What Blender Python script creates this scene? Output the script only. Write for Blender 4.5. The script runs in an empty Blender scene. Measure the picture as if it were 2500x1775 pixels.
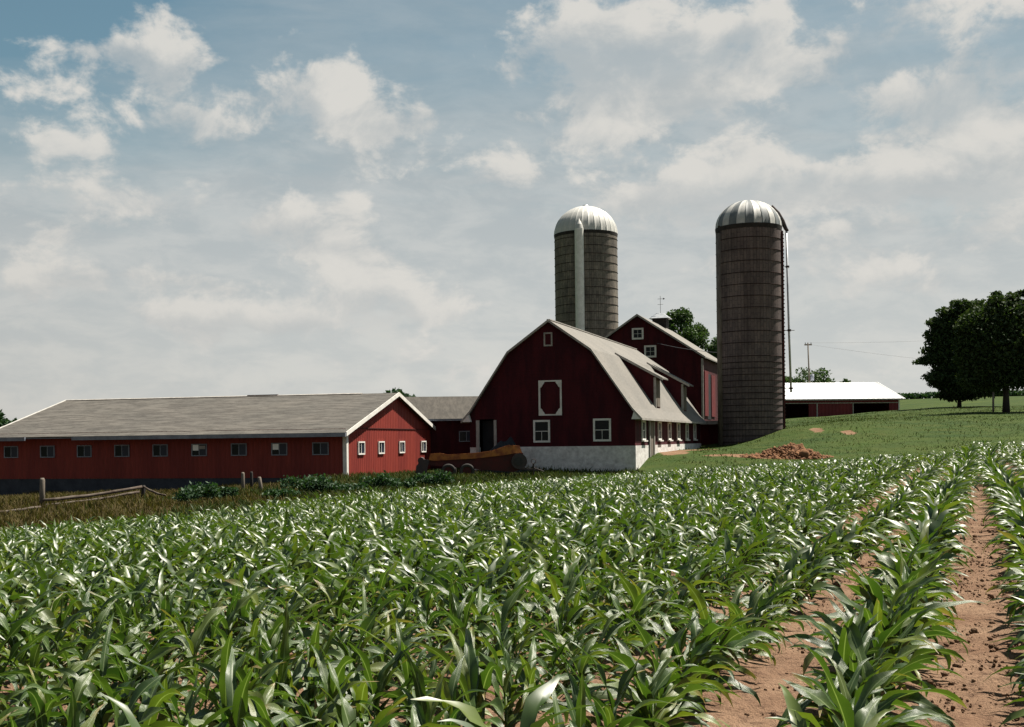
import bpy, math, random
import numpy as np
from mathutils import Vector, Matrix, Euler

# ------------------------------------------------------------------ camera, sky, sun
scn = bpy.context.scene
EYE = 1.7                                   # eye height above the soil under the camera
F = 2850.0 / 2500.0                         # focal length over image width

cd = bpy.data.cameras.new('camera'); cam = bpy.data.objects.new('camera', cd)
scn.collection.objects.link(cam); scn.camera = cam
cd.sensor_width = 36.0; cd.lens = 36.0 * F; cd.shift_y = 189.0 / 2500.0
cd.clip_start = 0.05; cd.clip_end = 6000.0
cam.matrix_world = Matrix.Translation((0, 0, EYE)) @ Matrix.Rotation(math.radians(90), 4, 'X') @ Matrix.Rotation(math.radians(-0.69), 4, 'Z')

SUN_EL, SUN_AZ = 60.0, 59.0                 # azimuth clockwise from +Y
el, az = math.radians(SUN_EL), math.radians(SUN_AZ)
SUN = Vector((math.cos(el) * math.sin(az), math.cos(el) * math.cos(az), math.sin(el)))
sd = bpy.data.lights.new('sun', 'SUN'); sd.energy = 5.0; sd.angle = math.radians(0.6); sd.color = (1.0, 0.93, 0.82)
so = bpy.data.objects.new('sun', sd); scn.collection.objects.link(so)
so.rotation_euler = SUN.to_track_quat('Z', 'Y').to_euler()

scn.view_settings.view_transform = 'Standard'; scn.view_settings.look = 'None'
scn.view_settings.gamma = 1.0; scn.view_settings.use_curve_mapping = False
scn.view_settings.exposure = 1.25

world = bpy.data.worlds.new('World'); scn.world = world; world.use_nodes = True
WT = world.node_tree; WN, WL = WT.nodes, WT.links; WN.clear()

def wmath(op, a, b=None, c=None, clamp=False):
    n = WN.new('ShaderNodeMath'); n.operation = op; n.use_clamp = clamp
    for i, v in enumerate((a, b, c)):
        if v is None: continue
        if isinstance(v, (int, float)): n.inputs[i].default_value = v
        else: WL.new(v, n.inputs[i])
    return n.outputs[0]
def wmix(f, a, b):
    n = WN.new('ShaderNodeMix'); n.data_type = 'RGBA'
    for k, v in ((0, f), (6, a), (7, b)):
        if isinstance(v, (int, float)): n.inputs[k].default_value = v
        elif isinstance(v, tuple): n.inputs[k].default_value = (*v, 1)
        else: WL.new(v, n.inputs[k])
    return n.outputs[2]
def wramp(v, lo, hi):
    n = WN.new('ShaderNodeMapRange'); n.interpolation_type = 'SMOOTHSTEP'
    WL.new(v, n.inputs[0]); n.inputs[1].default_value = lo; n.inputs[2].default_value = hi
    return n.outputs[0]

# clouds: (azimuth deg, elevation deg, half width deg, half height deg, strength)
def cloud(px, py, rx, ry, w=1.0):
    k = math.degrees(1) / 2850
    a = math.degrees(math.atan((px - 1250) / 2850))
    return (a, math.degrees(math.atan((1076 - py) / 2850 * math.cos(math.radians(a)))), rx * k, ry * k, w)
CLOUDS = [cloud(*c) for c in (
    (320, 95, 140, 50, 1.0), (400, 150, 80, 60, .85), (520, 130, 60, 35, .4),
    (780, 195, 150, 95, 1.15), (900, 280, 110, 70, .9), (1040, 275, 55, 34, .8),
    (470, 285, 150, 80, .9), (200, 345, 150, 60, .75), (90, 450, 160, 55, .7), (330, 450, 150, 45, .45), (90, 210, 70, 60, .45),
    (1450, 70, 230, 100, 1.3), (1600, 170, 300, 110, 1.1), (1760, 70, 150, 60, .7), (1880, 70, 90, 60, .7),
    (2180, 35, 120, 60, 1.0), (2430, 110, 150, 130, 1.1), (2010, 165, 130, 45, .75), (2100, 110, 60, 35, .6),
    (2260, 260, 190, 75, 1.0), (2450, 350, 150, 80, 1.0), (2050, 440, 300, 65, 1.15), (2370, 460, 180, 75, 1.0),
    (1470, 330, 150, 80, .8), (1270, 430, 90, 50, .8), (1800, 350, 90, 50, .7), (1720, 460, 260, 90, 1.0), (1700, 250, 140, 40, .6),
    (700, 545, 120, 75, .9), (850, 590, 160, 110, .9), (950, 720, 190, 70, .9), (1180, 420, 60, 40, .5),
    (200, 665, 150, 55, .9), (470, 672, 90, 38, .8), (420, 765, 170, 45, .8), (640, 790, 210, 60, .9),
    (250, 535, 170, 40, .6), (430, 490, 130, 38, .5), (60, 690, 60, 40, .6), (1950, 600, 300, 80, .7), (2250, 700, 300, 80, .5),
    (1100, 870, 400, 90, .5), (500, 930, 300, 50, .3), (1270, 300, 70, 40, .35), (330, 650, 60, 30, .5), (560, 700, 60, 26, .6), (850, 500, 50, 40, .5), (620, 560, 50, 30, .4), (780, 800, 70, 28, .5), (150, 560, 60, 26, .5), (1100, 760, 90, 34, .4), (1560, 500, 80, 36, .6), (2150, 560, 120, 36, .6), (2450, 560, 80, 40, .7), (1020, 200, 40, 16, .3))]
tc = WN.new('ShaderNodeTexCoord')
sep = WN.new('ShaderNodeSeparateXYZ'); WL.new(tc.outputs['Generated'], sep.inputs[0])
dx, dy, dz = sep.outputs
azd = wmath('MULTIPLY', wmath('ARCTAN2', dx, dy), math.degrees(1))
eld = wmath('MULTIPLY', wmath('ARCSINE', dz), math.degrees(1))
def wnoise(scale, detail, rough, zs=2.4, off=(0, 0, 0), dist=0.0):
    m = WN.new('ShaderNodeMapping'); WL.new(tc.outputs['Generated'], m.inputs[0])
    m.inputs['Scale'].default_value = (1, 1, zs); m.inputs['Location'].default_value = off
    n = WN.new('ShaderNodeTexNoise'); WL.new(m.outputs[0], n.inputs['Vector'])
    n.inputs['Scale'].default_value = scale; n.inputs['Detail'].default_value = detail
    n.inputs['Roughness'].default_value = rough; n.inputs['Distortion'].default_value = dist
    return n
warp = wnoise(9.0, 3, .5, 1.6)
ws = WN.new('ShaderNodeSeparateColor'); WL.new(warp.outputs['Color'], ws.inputs[0])
azw = wmath('ADD', azd, wmath('MULTIPLY', wmath('SUBTRACT', ws.outputs[0], .5), 2.6))
elw = wmath('ADD', eld, wmath('MULTIPLY', wmath('SUBTRACT', ws.outputs[1], .5), 1.8))
acc = None; top = None
for (ca, ce, ra, re, w) in CLOUDS:
    u = wmath('MULTIPLY', wmath('SUBTRACT', azw, ca), 1 / ra)
    v = wmath('MULTIPLY', wmath('SUBTRACT', elw, ce), 1 / re)
    d = wmath('ADD', wmath('MULTIPLY', u, u), wmath('MULTIPLY', v, v))
    g = wmath('MULTIPLY', wmath('EXPONENT', wmath('MULTIPLY', d, -1.1)), w)
    t_ = wmath('MULTIPLY', g, v)
    acc = g if acc is None else wmath('ADD', acc, g)
    top = t_ if top is None else wmath('ADD', top, t_)
n1 = wnoise(15.0, 10, .60, 1.35, (3.1, .4, 1.7), .25).outputs['Fac']
n2 = wnoise(5.0, 6, .55, 3.2, (7.3, 2.2, .3), .4).outputs['Fac']
n3 = wnoise(34.0, 6, .6, 2.0, (1.3, 5.2, .3), .3).outputs['Fac']
dens = wmath('ADD', wmath('MULTIPLY', acc, .66), wmath('MULTIPLY', wmath('SUBTRACT', n1, .5), 2.3))
dens = wmath('ADD', dens, wmath('MULTIPLY', wmath('SUBTRACT', n2, .5), .9))
dens = wmath('ADD', dens, wmath('MULTIPLY', wmath('SUBTRACT', n3, .5), .75))
puff = wramp(dens, .26, .70)
veiln = wnoise(4.0, 7, .6, 5.0, (2, 9, 4), .5).outputs['Fac']
lowv = wmath('SUBTRACT', 1.0, wmath('MULTIPLY', wmath('ABSOLUTE', eld), 1 / 24.0), clamp=True)
gapb = wmath('EXPONENT', wmath('MULTIPLY', wmath('ADD', wmath('POWER', wmath('MULTIPLY', wmath('ADD', azd, 26), 1 / 13.0), 2.0), wmath('POWER', wmath('MULTIPLY', wmath('SUBTRACT', eld, 19.5), 1 / 7.0), 2.0)), -1.0))
veil = wmath('SUBTRACT', wmath('MULTIPLY', wmath('ADD', wmath('MULTIPLY', lowv, 1.35), wmath('SUBTRACT', veiln, .20)), 1.0), wmath('MULTIPLY', gapb, .75), clamp=True)
# forward scattering: thin cloud glows towards the sun
cs = WN.new('ShaderNodeVectorMath'); cs.operation = 'DOT_PRODUCT'; WL.new(tc.outputs['Generated'], cs.inputs[0]); cs.inputs[1].default_value = SUN
fs = wmath('ADD', .20, wmath('MULTIPLY', wramp(cs.outputs['Value'], -.70, .36), .80))
sky = WN.new('ShaderNodeTexSky'); sky.sky_type = 'NISHITA'; sky.sun_disc = False
sky.sun_elevation = el; sky.sun_rotation = az; sky.air_density = 1.0; sky.dust_density = .6; sky.ozone_density = 1.3
SKYC = wmix(1.0, sky.outputs[0], (1, 1, 1)); 
mul = WN.new('ShaderNodeMix'); mul.data_type = 'RGBA'; mul.blend_type = 'MULTIPLY'; mul.inputs[0].default_value = 1
WL.new(sky.outputs[0], mul.inputs[6]); mul.inputs[7].default_value = (.35, .40, .325, 1)
shade = wramp(wmath('ADD', top, wmath('MULTIPLY', wmath('SUBTRACT', n1, .5), 3.4)), -.55, .55)
cwhite = wmix(shade, (2.28, 2.30, 2.25), (2.98, 2.90, 2.72))
VEILC = wmix(wmath('MULTIPLY', wmath('ABSOLUTE', eld), 1 / 17.0, clamp=True), (3.0, 2.92, 2.76), (1.95, 2.12, 2.18))
lown = wnoise(16.0, 9, .62, 2.6, (4.4, 1.2, 8.7), .3).outputs['Fac']
VEILC = wmix(wmath('MULTIPLY', wmath('SUBTRACT', 1.0, wramp(lown, .36, .66)), .62), VEILC, wmix(wmath('MULTIPLY', wmath('ABSOLUTE', eld), 1 / 14.0, clamp=True), (2.45, 2.50, 2.48), (1.50, 1.74, 1.86)))
base = wmix(wmath('MULTIPLY', veil, .95), mul.outputs[2], VEILC)
col = wmix(wmath('MULTIPLY', puff, wmath('ADD', .50, wmath('MULTIPLY', shade, .44))), base, cwhite)
sc = WN.new('ShaderNodeVectorMath'); sc.operation = 'SCALE'; WL.new(col, sc.inputs[0]); WL.new(fs, sc.inputs[3])
bg = WN.new('ShaderNodeBackground'); bg.inputs[1].default_value = 0.1; WL.new(sc.outputs[0], bg.inputs[0])
wo = WN.new('ShaderNodeOutputWorld'); WL.new(bg.outputs[0], wo.inputs[0])

# ------------------------------------------------------------------ helpers
rnd = random.Random(7); nr = np.random.default_rng(11)
C = scn.collection
def tag(o, label=None, cat=None, group=None, kind=None):
    if label: o['label'] = label
    if cat: o['category'] = cat
    if group: o['group'] = group
    if kind: o['kind'] = kind
    return o
def empty(name, loc, rz=0.0):
    o = bpy.data.objects.new(name, None); C.objects.link(o); o.location = loc; o.rotation_euler = (0, 0, rz)
    o.empty_display_size = .3
    return o
def link(name, me, parent=None, loc=(0, 0, 0), rot=(0, 0, 0)):
    o = bpy.data.objects.new(name, me); C.objects.link(o); o.parent = parent; o.location = loc; o.rotation_euler = rot
    return o
def npmesh(name, V, Fq, mat, smooth=False, uv=None):
    """V (n,3), Fq (m,4) or (m,3) int arrays"""
    V = np.asarray(V, dtype=np.float32); Fq = np.asarray(Fq, dtype=np.int32)
    me = bpy.data.meshes.new(name); k = Fq.shape[1]
    me.vertices.add(len(V)); me.vertices.foreach_set('co', V.ravel())
    me.loops.add(Fq.size); me.loops.foreach_set('vertex_index', Fq.ravel())
    me.polygons.add(len(Fq)); me.polygons.foreach_set('loop_start', np.arange(0, Fq.size, k, dtype=np.int32))
    me.polygons.foreach_set('loop_total', np.full(len(Fq), k, dtype=np.int32))
    if smooth: me.polygons.foreach_set('use_smooth', np.ones(len(Fq), dtype=bool))
    if uv is not None:
        l = me.uv_layers.new(name='UVMap'); l.data.foreach_set('uv', np.asarray(uv, dtype=np.float32)[Fq.ravel()].ravel())
    me.update(calc_edges=True); me.materials.append(mat)
    return me
class MB:
    def __init__(s): s.v = []; s.f = []
    def add(s, vs, fs):
        b = len(s.v); s.v += [tuple(v) for v in vs]; s.f += [tuple(b + i for i in f) for f in fs]; return s
    def box(s, x0, x1, y0, y1, z0, z1):
        return s.add([(x0, y0, z0), (x1, y0, z0), (x1, y1, z0), (x0, y1, z0), (x0, y0, z1), (x1, y0, z1), (x1, y1, z1), (x0, y1, z1)],
                     [(0, 3, 2, 1), (4, 5, 6, 7), (0, 1, 5, 4), (1, 2, 6, 5), (2, 3, 7, 6), (3, 0, 4, 7)])
    def prism(s, poly, y0, y1):            # poly of (x, z), extruded along y
        n = len(poly)
        return s.add([(x, y0, z) for x, z in poly] + [(x, y1, z) for x, z in poly],
                     [tuple(range(n)), tuple(range(2 * n - 1, n - 1, -1))] + [(i, i + n, (i + 1) % n + n, (i + 1) % n) for i in range(n)])
    def tube(s, path, rad, n=8, cap=True):
        path = [Vector(p) for p in path]; rad = rad if isinstance(rad, (list, tuple)) else [rad] * len(path)
        rings = []; 
        for i, p in enumerate(path):
            t = (path[min(i + 1, len(path) - 1)] - path[max(i - 1, 0)]).normalized()
            a = t.cross(Vector((0, 0, 1)) if abs(t.z) < .95 else Vector((1, 0, 0))).normalized(); b = t.cross(a)
            rings.append([p + (a * math.cos(k * 2 * math.pi / n) + b * math.sin(k * 2 * math.pi / n)) * rad[i] for k in range(n)])
        vs = [v for r in rings for v in r]
        fs = [(i * n + k, i * n + (k + 1) % n, (i + 1) * n + (k + 1) % n, (i + 1) * n + k) for i in range(len(path) - 1) for k in range(n)]
        if cap: fs += [tuple(range(n - 1, -1, -1)), tuple((len(path) - 1) * n + k for k in range(n))]
        return s.add(vs, fs)
    def beam(s, p, q, w, h, up=(0, 0, 1)):
        p, q = Vector(p), Vector(q); t = (q - p).normalized(); a = t.cross(Vector(up)).normalized() * w / 2; b = a.cross(t).normalized() * h / 2
        return s.add([p - a - b, p + a - b, p + a + b, p - a + b, q - a - b, q + a - b, q + a + b, q - a + b],
                     [(0, 1, 2, 3), (7, 6, 5, 4), (0, 4, 5, 1), (1, 5, 6, 2), (2, 6, 7, 3), (3, 7, 4, 0)])
    def build(s, name, mat, parent=None, loc=(0, 0, 0), rot=(0, 0, 0), smooth=False):
        me = bpy.data.meshes.new(name); me.from_pydata(s.v, [], s.f); me.materials.append(mat)
        if smooth: me.polygons.foreach_set('use_smooth', [True] * len(me.polygons))
        me.update(); return link(name, me, parent, loc, rot)

# ------------------------------------------------------------------ materials
class NT:
    def __init__(s, name):
        s.m = bpy.data.materials.new(name); s.m.use_nodes = True; s.t = s.m.node_tree; s.N = s.t.nodes; s.L = s.t.links
        s.p = s.N['Principled BSDF']; s.out = s.N['Material Output']
        s.tc = s.N.new('ShaderNodeTexCoord'); s.geo = s.N.new('ShaderNodeNewGeometry')
    def set(s, node, k, v):
        if isinstance(v, tuple) and len(v) == 3 and node.inputs[k].type == 'RGBA': v = (*v, 1)
        if hasattr(v, 'node'): s.L.new(v, node.inputs[k])
        else: node.inputs[k].default_value = v
    def math(s, op, a, b=0.0, clamp=False):
        n = s.N.new('ShaderNodeMath'); n.operation = op; n.use_clamp = clamp; s.set(n, 0, a); s.set(n, 1, b); return n.outputs[0]
    def noise(s, scale, detail=4, rough=.55, vec=None, stretch=(1, 1, 1), dist=0.0):
        mp = s.N.new('ShaderNodeMapping'); s.L.new(vec if vec is not None else s.tc.outputs['Object'], mp.inputs[0]); mp.inputs['Scale'].default_value = stretch
        n = s.N.new('ShaderNodeTexNoise'); s.L.new(mp.outputs[0], n.inputs['Vector']); n.inputs['Scale'].default_value = scale
        n.inputs['Detail'].default_value = detail; n.inputs['Roughness'].default_value = rough; n.inputs['Distortion'].default_value = dist
        return n.outputs['Fac']
    def ramp(s, v, lo, hi):
        n = s.N.new('ShaderNodeMapRange'); s.set(n, 0, v); n.inputs[1].default_value = lo; n.inputs[2].default_value = hi; return n.outputs[0]
    def mix(s, f, a, b, mode='MIX'):
        n = s.N.new('ShaderNodeMix'); n.data_type = 'RGBA'; n.blend_type = mode
        s.set(n, 0, f); s.set(n, 6, a); s.set(n, 7, b); return n.outputs[2]
    def bump(s, h, strength=.4, dist=.02):
        n = s.N.new('ShaderNodeBump'); s.set(n, 'Height', h); n.inputs['Strength'].default_value = strength; n.inputs['Distance'].default_value = dist
        s.L.new(n.outputs[0], s.p.inputs['Normal'])
    def fin(s, col=None, rough=.8, spec=.3, metal=0.0):
        if col is not None: s.set(s.p, 'Base Color', col)
        s.set(s.p, 'Roughness', rough); s.set(s.p, 'Specular IOR Level', spec); s.set(s.p, 'Metallic', metal); return s.m
def worn(name, a, b, scale=1.5, rough=.8, spec=.25, bump=.3, stretch=(1, 1, 1), metal=0.0, lo=.35, hi=.65):
    t = NT(name); n = t.noise(scale, 6, .6, stretch=stretch); f = t.noise(scale * 12, 3, .6, stretch=stretch)
    c = t.mix(t.ramp(n, lo, hi), a, b); c = t.mix(.35, c, t.mix(t.ramp(f, .3, .7), (.55, .55, .55), (1.25, 1.25, 1.25)), 'MULTIPLY')
    if bump: t.bump(f, bump, .01)
    return t.fin(c, rough, spec, metal)
door_red = worn('faded_door_red', (.12, .014, .016), (.085, .010, .012), .8, .75, .2)
barn_red = worn('barn_red_paint', (.056, .0055, .0085), (.032, .0030, .006), 1.3, .8, .2, .5, stretch=(1, 1, .22), lo=.42, hi=.58)
ann_red = worn('bright_red_metal', (.200, .027, .018), (.155, .019, .014), .9, .6, .3, stretch=(1, 1, .15), lo=.42, hi=.6)
white = worn('white_paint', (.70, .68, .64), (.55, .53, .49), 2.0, .6, .3)
greywhite = worn('weathered_white_paint', (.36, .34, .31), (.24, .22, .20), 2.5, .8)
shaded_white_grey = worn('shaded_white_and_grey_paint', (.24, .26, .30), (.15, .16, .19), 1.5, .7)  # shade on white frames and gutters put into the grey; plain grey elsewhere
whitewash = None
darkwood = worn('dark_old_wood', (.035, .030, .028), (.02, .017, .016), 2, .9)
greywood = worn('grey_weathered_wood', (.17, .145, .12), (.09, .075, .06), 3, .9, stretch=(1, 1, .3))
concrete = worn('foundation_concrete', (.055, .058, .068), (.03, .032, .04), 1.2, .9)
black_in = worn('black_tarp_and_opening_dark', (.012, .014, .018), (.006, .007, .010), 1.5, .6)  # tarp heap, and the painted dark of the two door openings
glass = NT('window_glass').fin((.006, .009, .012), .2, .22)
glassp = NT('window_glass_dusty').fin((.022, .028, .045), .35, .3)
galv = worn('galvanised_steel', (.50, .51, .52), (.36, .38, .40), 2.5, .38, .5, .1, metal=.35)
galv_pale = worn('pale_dome_panel', (.50, .49, .46), (.36, .36, .34), 1.2, .6, .35, .1)
galv_dark = worn('dull_dome_panel', (.09, .105, .11), (.15, .16, .16), 1.5, .6, .35, .1)
iron = worn('dark_iron', (.030, .024, .026), (.05, .03, .025), 3, .6, .4)
hoop_iron = worn('rusty_hoop', (.018, .014, .014), (.03, .018, .015), 3, .95, .05)
rustred = worn('rusty_red_steel', (.075, .012, .010), (.04, .012, .010), 2, .7)
orange = worn('worn_orange_board', (.36, .13, .030), (.20, .055, .022), 2.2, .75, lo=.4, hi=.6)
tyre = worn('tyre_rubber', (.05, .045, .042), (.03, .027, .025), 4, .85)
metal_roof = worn('white_metal_roof', (.80, .80, .80), (.74, .74, .75), .6, .35, .5, .05)
bark = worn('bark', (.045, .036, .030), (.025, .02, .018), 3, .95, bump=.8, stretch=(1, 1, .3))

def shingle_mat(name, a, b, c):
    t = NT(name)
    n = t.noise(7, 5, .75, stretch=(1.6, .35, 1)); m = t.noise(.35, 5, .6); f = t.noise(2.0, 6, .72, stretch=(1.8, .3, 1)); g = t.noise(45, 2, .6)
    col = t.mix(t.ramp(n, .38, .62), a, b); col = t.mix(t.math('MULTIPLY', t.ramp(f, .44, .60), .75), col, c)
    col = t.mix(.5, col, t.mix(t.ramp(m, .3, .7), (.72, .74, .74), (1.15, 1.12, 1.08)), 'MULTIPLY')
    col = t.mix(.4, col, t.mix(g, (.5, .5, .5), (1.5, 1.5, 1.5)), 'MULTIPLY')
    t.bump(n, .5, .02); return t.fin(col, .9, .2)
daylight_white = NT('painted_daylight_white').fin((.85, .85, .84), .6, .3)
shingle = shingle_mat('brown_grey_shingles', (.046, .042, .037), (.080, .074, .066), (.122, .113, .100))
shingle_pale = shingle_mat('pale_grey_shingles', (.138, .130, .118), (.180, .170, .155), (.155, .146, .133))
shingle_dark = shingle_mat('dark_grey_shingles', (.040, .036, .031), (.060, .054, .047), (.078, .07, .06))

def wash():
    t = NT('whitewashed_block'); 
    n = t.noise(3.5, 8, .7); m = t.noise(.8, 5, .6); g = t.noise(30, 3, .6)
    c = t.mix(t.ramp(n, .34, .62), (.42, .395, .375), (.68, .66, .63)); c = t.mix(t.math('MULTIPLY', t.ramp(m, .5, .7), .4), c, (.28, .26, .24))
    t.bump(g, .5, .02); return t.fin(c, .9, .2)
whitewash = wash()

def stave(name, a, b, c):
    t = NT(name)
    # cylinder coordinates: UV x = turns * staves, y = height
    br = t.N.new('ShaderNodeTexBrick'); t.L.new(t.tc.outputs['UV'], br.inputs['Vector']); br.offset = .5
    br.inputs['Scale'].default_value = 1.0; br.inputs['Brick Width'].default_value = .76; br.inputs['Row Height'].default_value = .27
    br.inputs['Mortar Size'].default_value = .012; br.inputs['Bias'].default_value = 0
    t.set(br, 'Color1', a); t.set(br, 'Color2', b); t.set(br, 'Mortar', c)
    n = t.noise(.7, 6, .65); f = t.noise(9, 4, .7, stretch=(1, 1, .35)); st = t.noise(2.2, 5, .6, stretch=(1, 1, .08))
    col = t.mix(.8, br.outputs['Color'], t.mix(t.ramp(n, .3, .7), (.6, .6, .62), (1.3, 1.28, 1.2)), 'MULTIPLY')
    col = t.mix(.5, col, t.mix(t.ramp(f, .3, .7), (.6, .6, .6), (1.4, 1.4, 1.4)), 'MULTIPLY')
    col = t.mix(.6, col, t.mix(t.ramp(st, .35, .65), (.6, .58, .58), (1.25, 1.25, 1.25)), 'MULTIPLY')
    t.bump(br.outputs['Fac'], -.6, .02); return t.fin(col, .9, .2)
stave_grey = stave('grey_concrete_staves', (.18, .155, .13), (.125, .112, .098), (.04, .037, .034))
stave_plum = stave('plum_brown_staves', (.118, .092, .088), (.094, .075, .075), (.035, .029, .031))

def leaf_mat(name, pal, rough=.36, spec=.55, trans=.35, rib=False, ns=6.0, na=.4):
    """pal: three base colours mixed by leaf"""
    t = NT(name)
    oi = t.N.new('ShaderNodeObjectInfo')
    r = t.math('FRACT', t.math('ADD', t.math('MULTIPLY', t.geo.outputs['Random Per Island'], 7.31), oi.outputs['Random']))
    c = t.mix(t.ramp(r, 0, .6), pal[0], pal[1]); c = t.mix(t.ramp(r, .7, 1.0), c, pal[2])
    n = t.noise(ns, 4, .55, vec=t.geo.outputs['Position']); n = t.ramp(n, .3, .7) if ns < 1 else n; c = t.mix(na, c, t.mix(n, (.6, .6, .6), (1.4, 1.4, 1.4)), 'MULTIPLY')
    if rib:
        uv = t.N.new('ShaderNodeSeparateXYZ'); t.L.new(t.tc.outputs['UV'], uv.inputs[0])
        a = t.math('ABSOLUTE', t.math('SUBTRACT', uv.outputs[0], .5))
        c = t.mix(t.math('MULTIPLY', t.math('SUBTRACT', 1.0, t.ramp(a, .02, .06)), .6), c, (.26, .32, .16))
        w = t.N.new('ShaderNodeTexWave'); w.bands_direction = 'X'; w.inputs['Scale'].default_value = 9; w.inputs['Distortion'].default_value = .3
        t.L.new(t.tc.outputs['UV'], w.inputs['Vector'])
        c = t.mix(.16, c, t.mix(w.outputs['Fac'], (.5, .5, .5), (1.5, 1.5, 1.5)), 'MULTIPLY')
        tipn = t.math('ADD', t.math('MULTIPLY', uv.outputs[1], 1.0), t.math('MULTIPLY', t.math('SUBTRACT', r, .5), .5)); c = t.mix(t.ramp(tipn, .98, 1.15), c, (.20, .15, .05))
        spt = t.noise(14, 5, .7, vec=t.tc.outputs['UV'], stretch=(1, 4, 1)); c = t.mix(t.math('MULTIPLY', t.ramp(spt, .62, .74), .5), c, (.13, .13, .04))
        t.bump(t.math('ADD', w.outputs['Fac'], t.noise(25, 3, .6)), .25, .004)
    t.fin(c, rough, spec)
    tr = t.N.new('ShaderNodeBsdfTranslucent'); t.L.new(t.mix(1.0, c, (1.3, 1.5, .55), 'MULTIPLY'), tr.inputs[0])
    ms = t.N.new('ShaderNodeMixShader'); ms.inputs[0].default_value = trans
    t.L.new(t.p.outputs[0], ms.inputs[1]); t.L.new(tr.outputs[0], ms.inputs[2]); t.L.new(ms.outputs[0], t.out.inputs[0])
    return t.m
corn_leaf = leaf_mat('corn_leaf', ((.027, .060, .012), (.048, .084, .013), (.105, .130, .018)), .42, .58, .30, True)
corn_far = leaf_mat('corn_leaf_far', ((.027, .057, .011), (.050, .086, .013), (.100, .130, .020)), .44, .66, .29)
corn_stalk = worn('corn_stalk', (.06, .10, .03), (.10, .12, .035), 8, .5, .4)
tree_leaf = leaf_mat('tree_leaf', ((.024, .040, .017), (.034, .056, .02), (.05, .064, .024)), .7, .15, .2)
tree_leaf_green = leaf_mat('tree_leaf_green', ((.030, .060, .020), (.045, .080, .025), (.06, .09, .03)), .65, .2, .2)
bush_leaf = leaf_mat('bush_leaf', ((.018, .045, .020), (.028, .062, .026), (.04, .075, .03)), .6, .2, .2)
grass_leaf = leaf_mat('grass_blade', ((.022, .044, .007), (.032, .054, .008), (.060, .060, .014)), .75, .1, .3, ns=.16, na=.95)
weed_leaf = leaf_mat('weed_blade', ((.026, .046, .012), (.044, .056, .016), (.075, .062, .022)), .8, .1, .2)
dry_leaf = leaf_mat('dry_grass_blade', ((.055, .042, .016), (.085, .066, .026), (.050, .056, .016)), .85, .1, .2)

# ------------------------------------------------------------------ terrain (heights relative to the eye)
GP = np.array([
 (0, 0, -1.7), (-4, 6, -1.76), (4, 6, -1.64), (-10, 5, -2.0), (10, 5, -1.5), (0, -12, -1.8), (-30, -8, -2.9), (30, 0, -.9), (-14, 18, -2.5),
 (8, 20, -1.55), (14, 35, -1.4), (20, 50, -1.28), (30, 76, -1.12), (-7, 18, -2.2), (-16, 36, -2.95), (-10.8, 38, -2.7), (-5.7, 47, -2.45),
 (0, 30, -2.0), (6.3, 61, -2.28), (0, 54, -2.38), (18.7, 70, -1.9), (27.6, 75, -1.5), (35, 80, -1.05), (12, 66, -2.2),
 (8, 75.4, -2.1), (9.6, 80.2, -1.15), (13.4, 92.5, -.95), (16.5, 101.8, -.7), (-2.9, 79.4, -2.05), (-5, 72, -2.15), (-9.7, 67.8, -2.1),
 (-33, 74, -3.15), (-20, 60, -2.75), (-23, 55, -2.6), (-6, 84, -1.9), (-40, 40, -3.4), (-60, 80, -3.5), (-17, 69.5, -2.6),
 (20.66, 101, -.1), (17.6, 97, -.75), (23.6, 99, .85), (30, 104, 1.35), (24, 82, -1.1), (36, 120, 1.9), (29, 92, .2), (34, 92, .2), (40, 85, -.5), (50, 95, .5),
 (47, 160, 2.9), (57, 190, 3.5), (44, 190, 3.1), (64, 190, 3.7), (51.8, 137, 3.35), (50.7, 120, 2.35), (70, 130, 2.9), (45, 96, .6), (60, 80, -.2),
 (83, 250, 7.9), (110, 250, 8.3), (150, 250, 8.6), (70, 252, 7.4), (100, 320, 8.8), (140, 320, 9.0), (0, 150, -1.5), (-50, 150, -3.5), (0, 260, -3), (-100, 300, -4), (-150, 100, -4.5),
 (200, 100, 4), (200, 0, 2), (0, -120, -2), (-150, -60, -4), (150, -60, 1)], dtype=float)
def tps(r2): return np.where(r2 > 1e-9, r2 * np.log(r2 + 1e-12), 0.0)
_P = GP[:, :2] / 50.0; _n = len(_P)
_K = tps(((_P[:, None] - _P[None]) ** 2).sum(-1)) + np.eye(_n) * 2e-4
_A = np.block([[_K, np.c_[np.ones(_n), _P]], [np.r_[np.ones((1, _n)), _P.T], np.zeros((3, 3))]])
_W = np.linalg.solve(_A, np.r_[GP[:, 2], 0, 0, 0])
def G(x, y):
    x = np.asarray(x, float); y = np.asarray(y, float); sh = np.broadcast(x, y).shape
    q = np.stack([np.broadcast_to(x, sh).ravel(), np.broadcast_to(y, sh).ravel()], 1)
    r = np.hypot(q[:, 0] - 20, q[:, 1] - 80); s = np.minimum(1.0, 250.0 / np.maximum(r, 1e-6)); q = np.stack([20 + (q[:, 0] - 20) * s, 80 + (q[:, 1] - 80) * s], 1)
    q /= 50.0; out = np.empty(len(q))
    for i in range(0, len(q), 20000):
        b = q[i:i + 20000]; out[i:i + 20000] = tps(((b[:, None] - _P[None]) ** 2).sum(-1)) @ _W[:_n] + _W[_n] + b @ _W[_n + 1:]
    out = out - np.clip((r - 250) * .006, 0, 40)
    return (out + EYE).reshape(sh)
def g1(x, y): return float(G(x, y))

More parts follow.
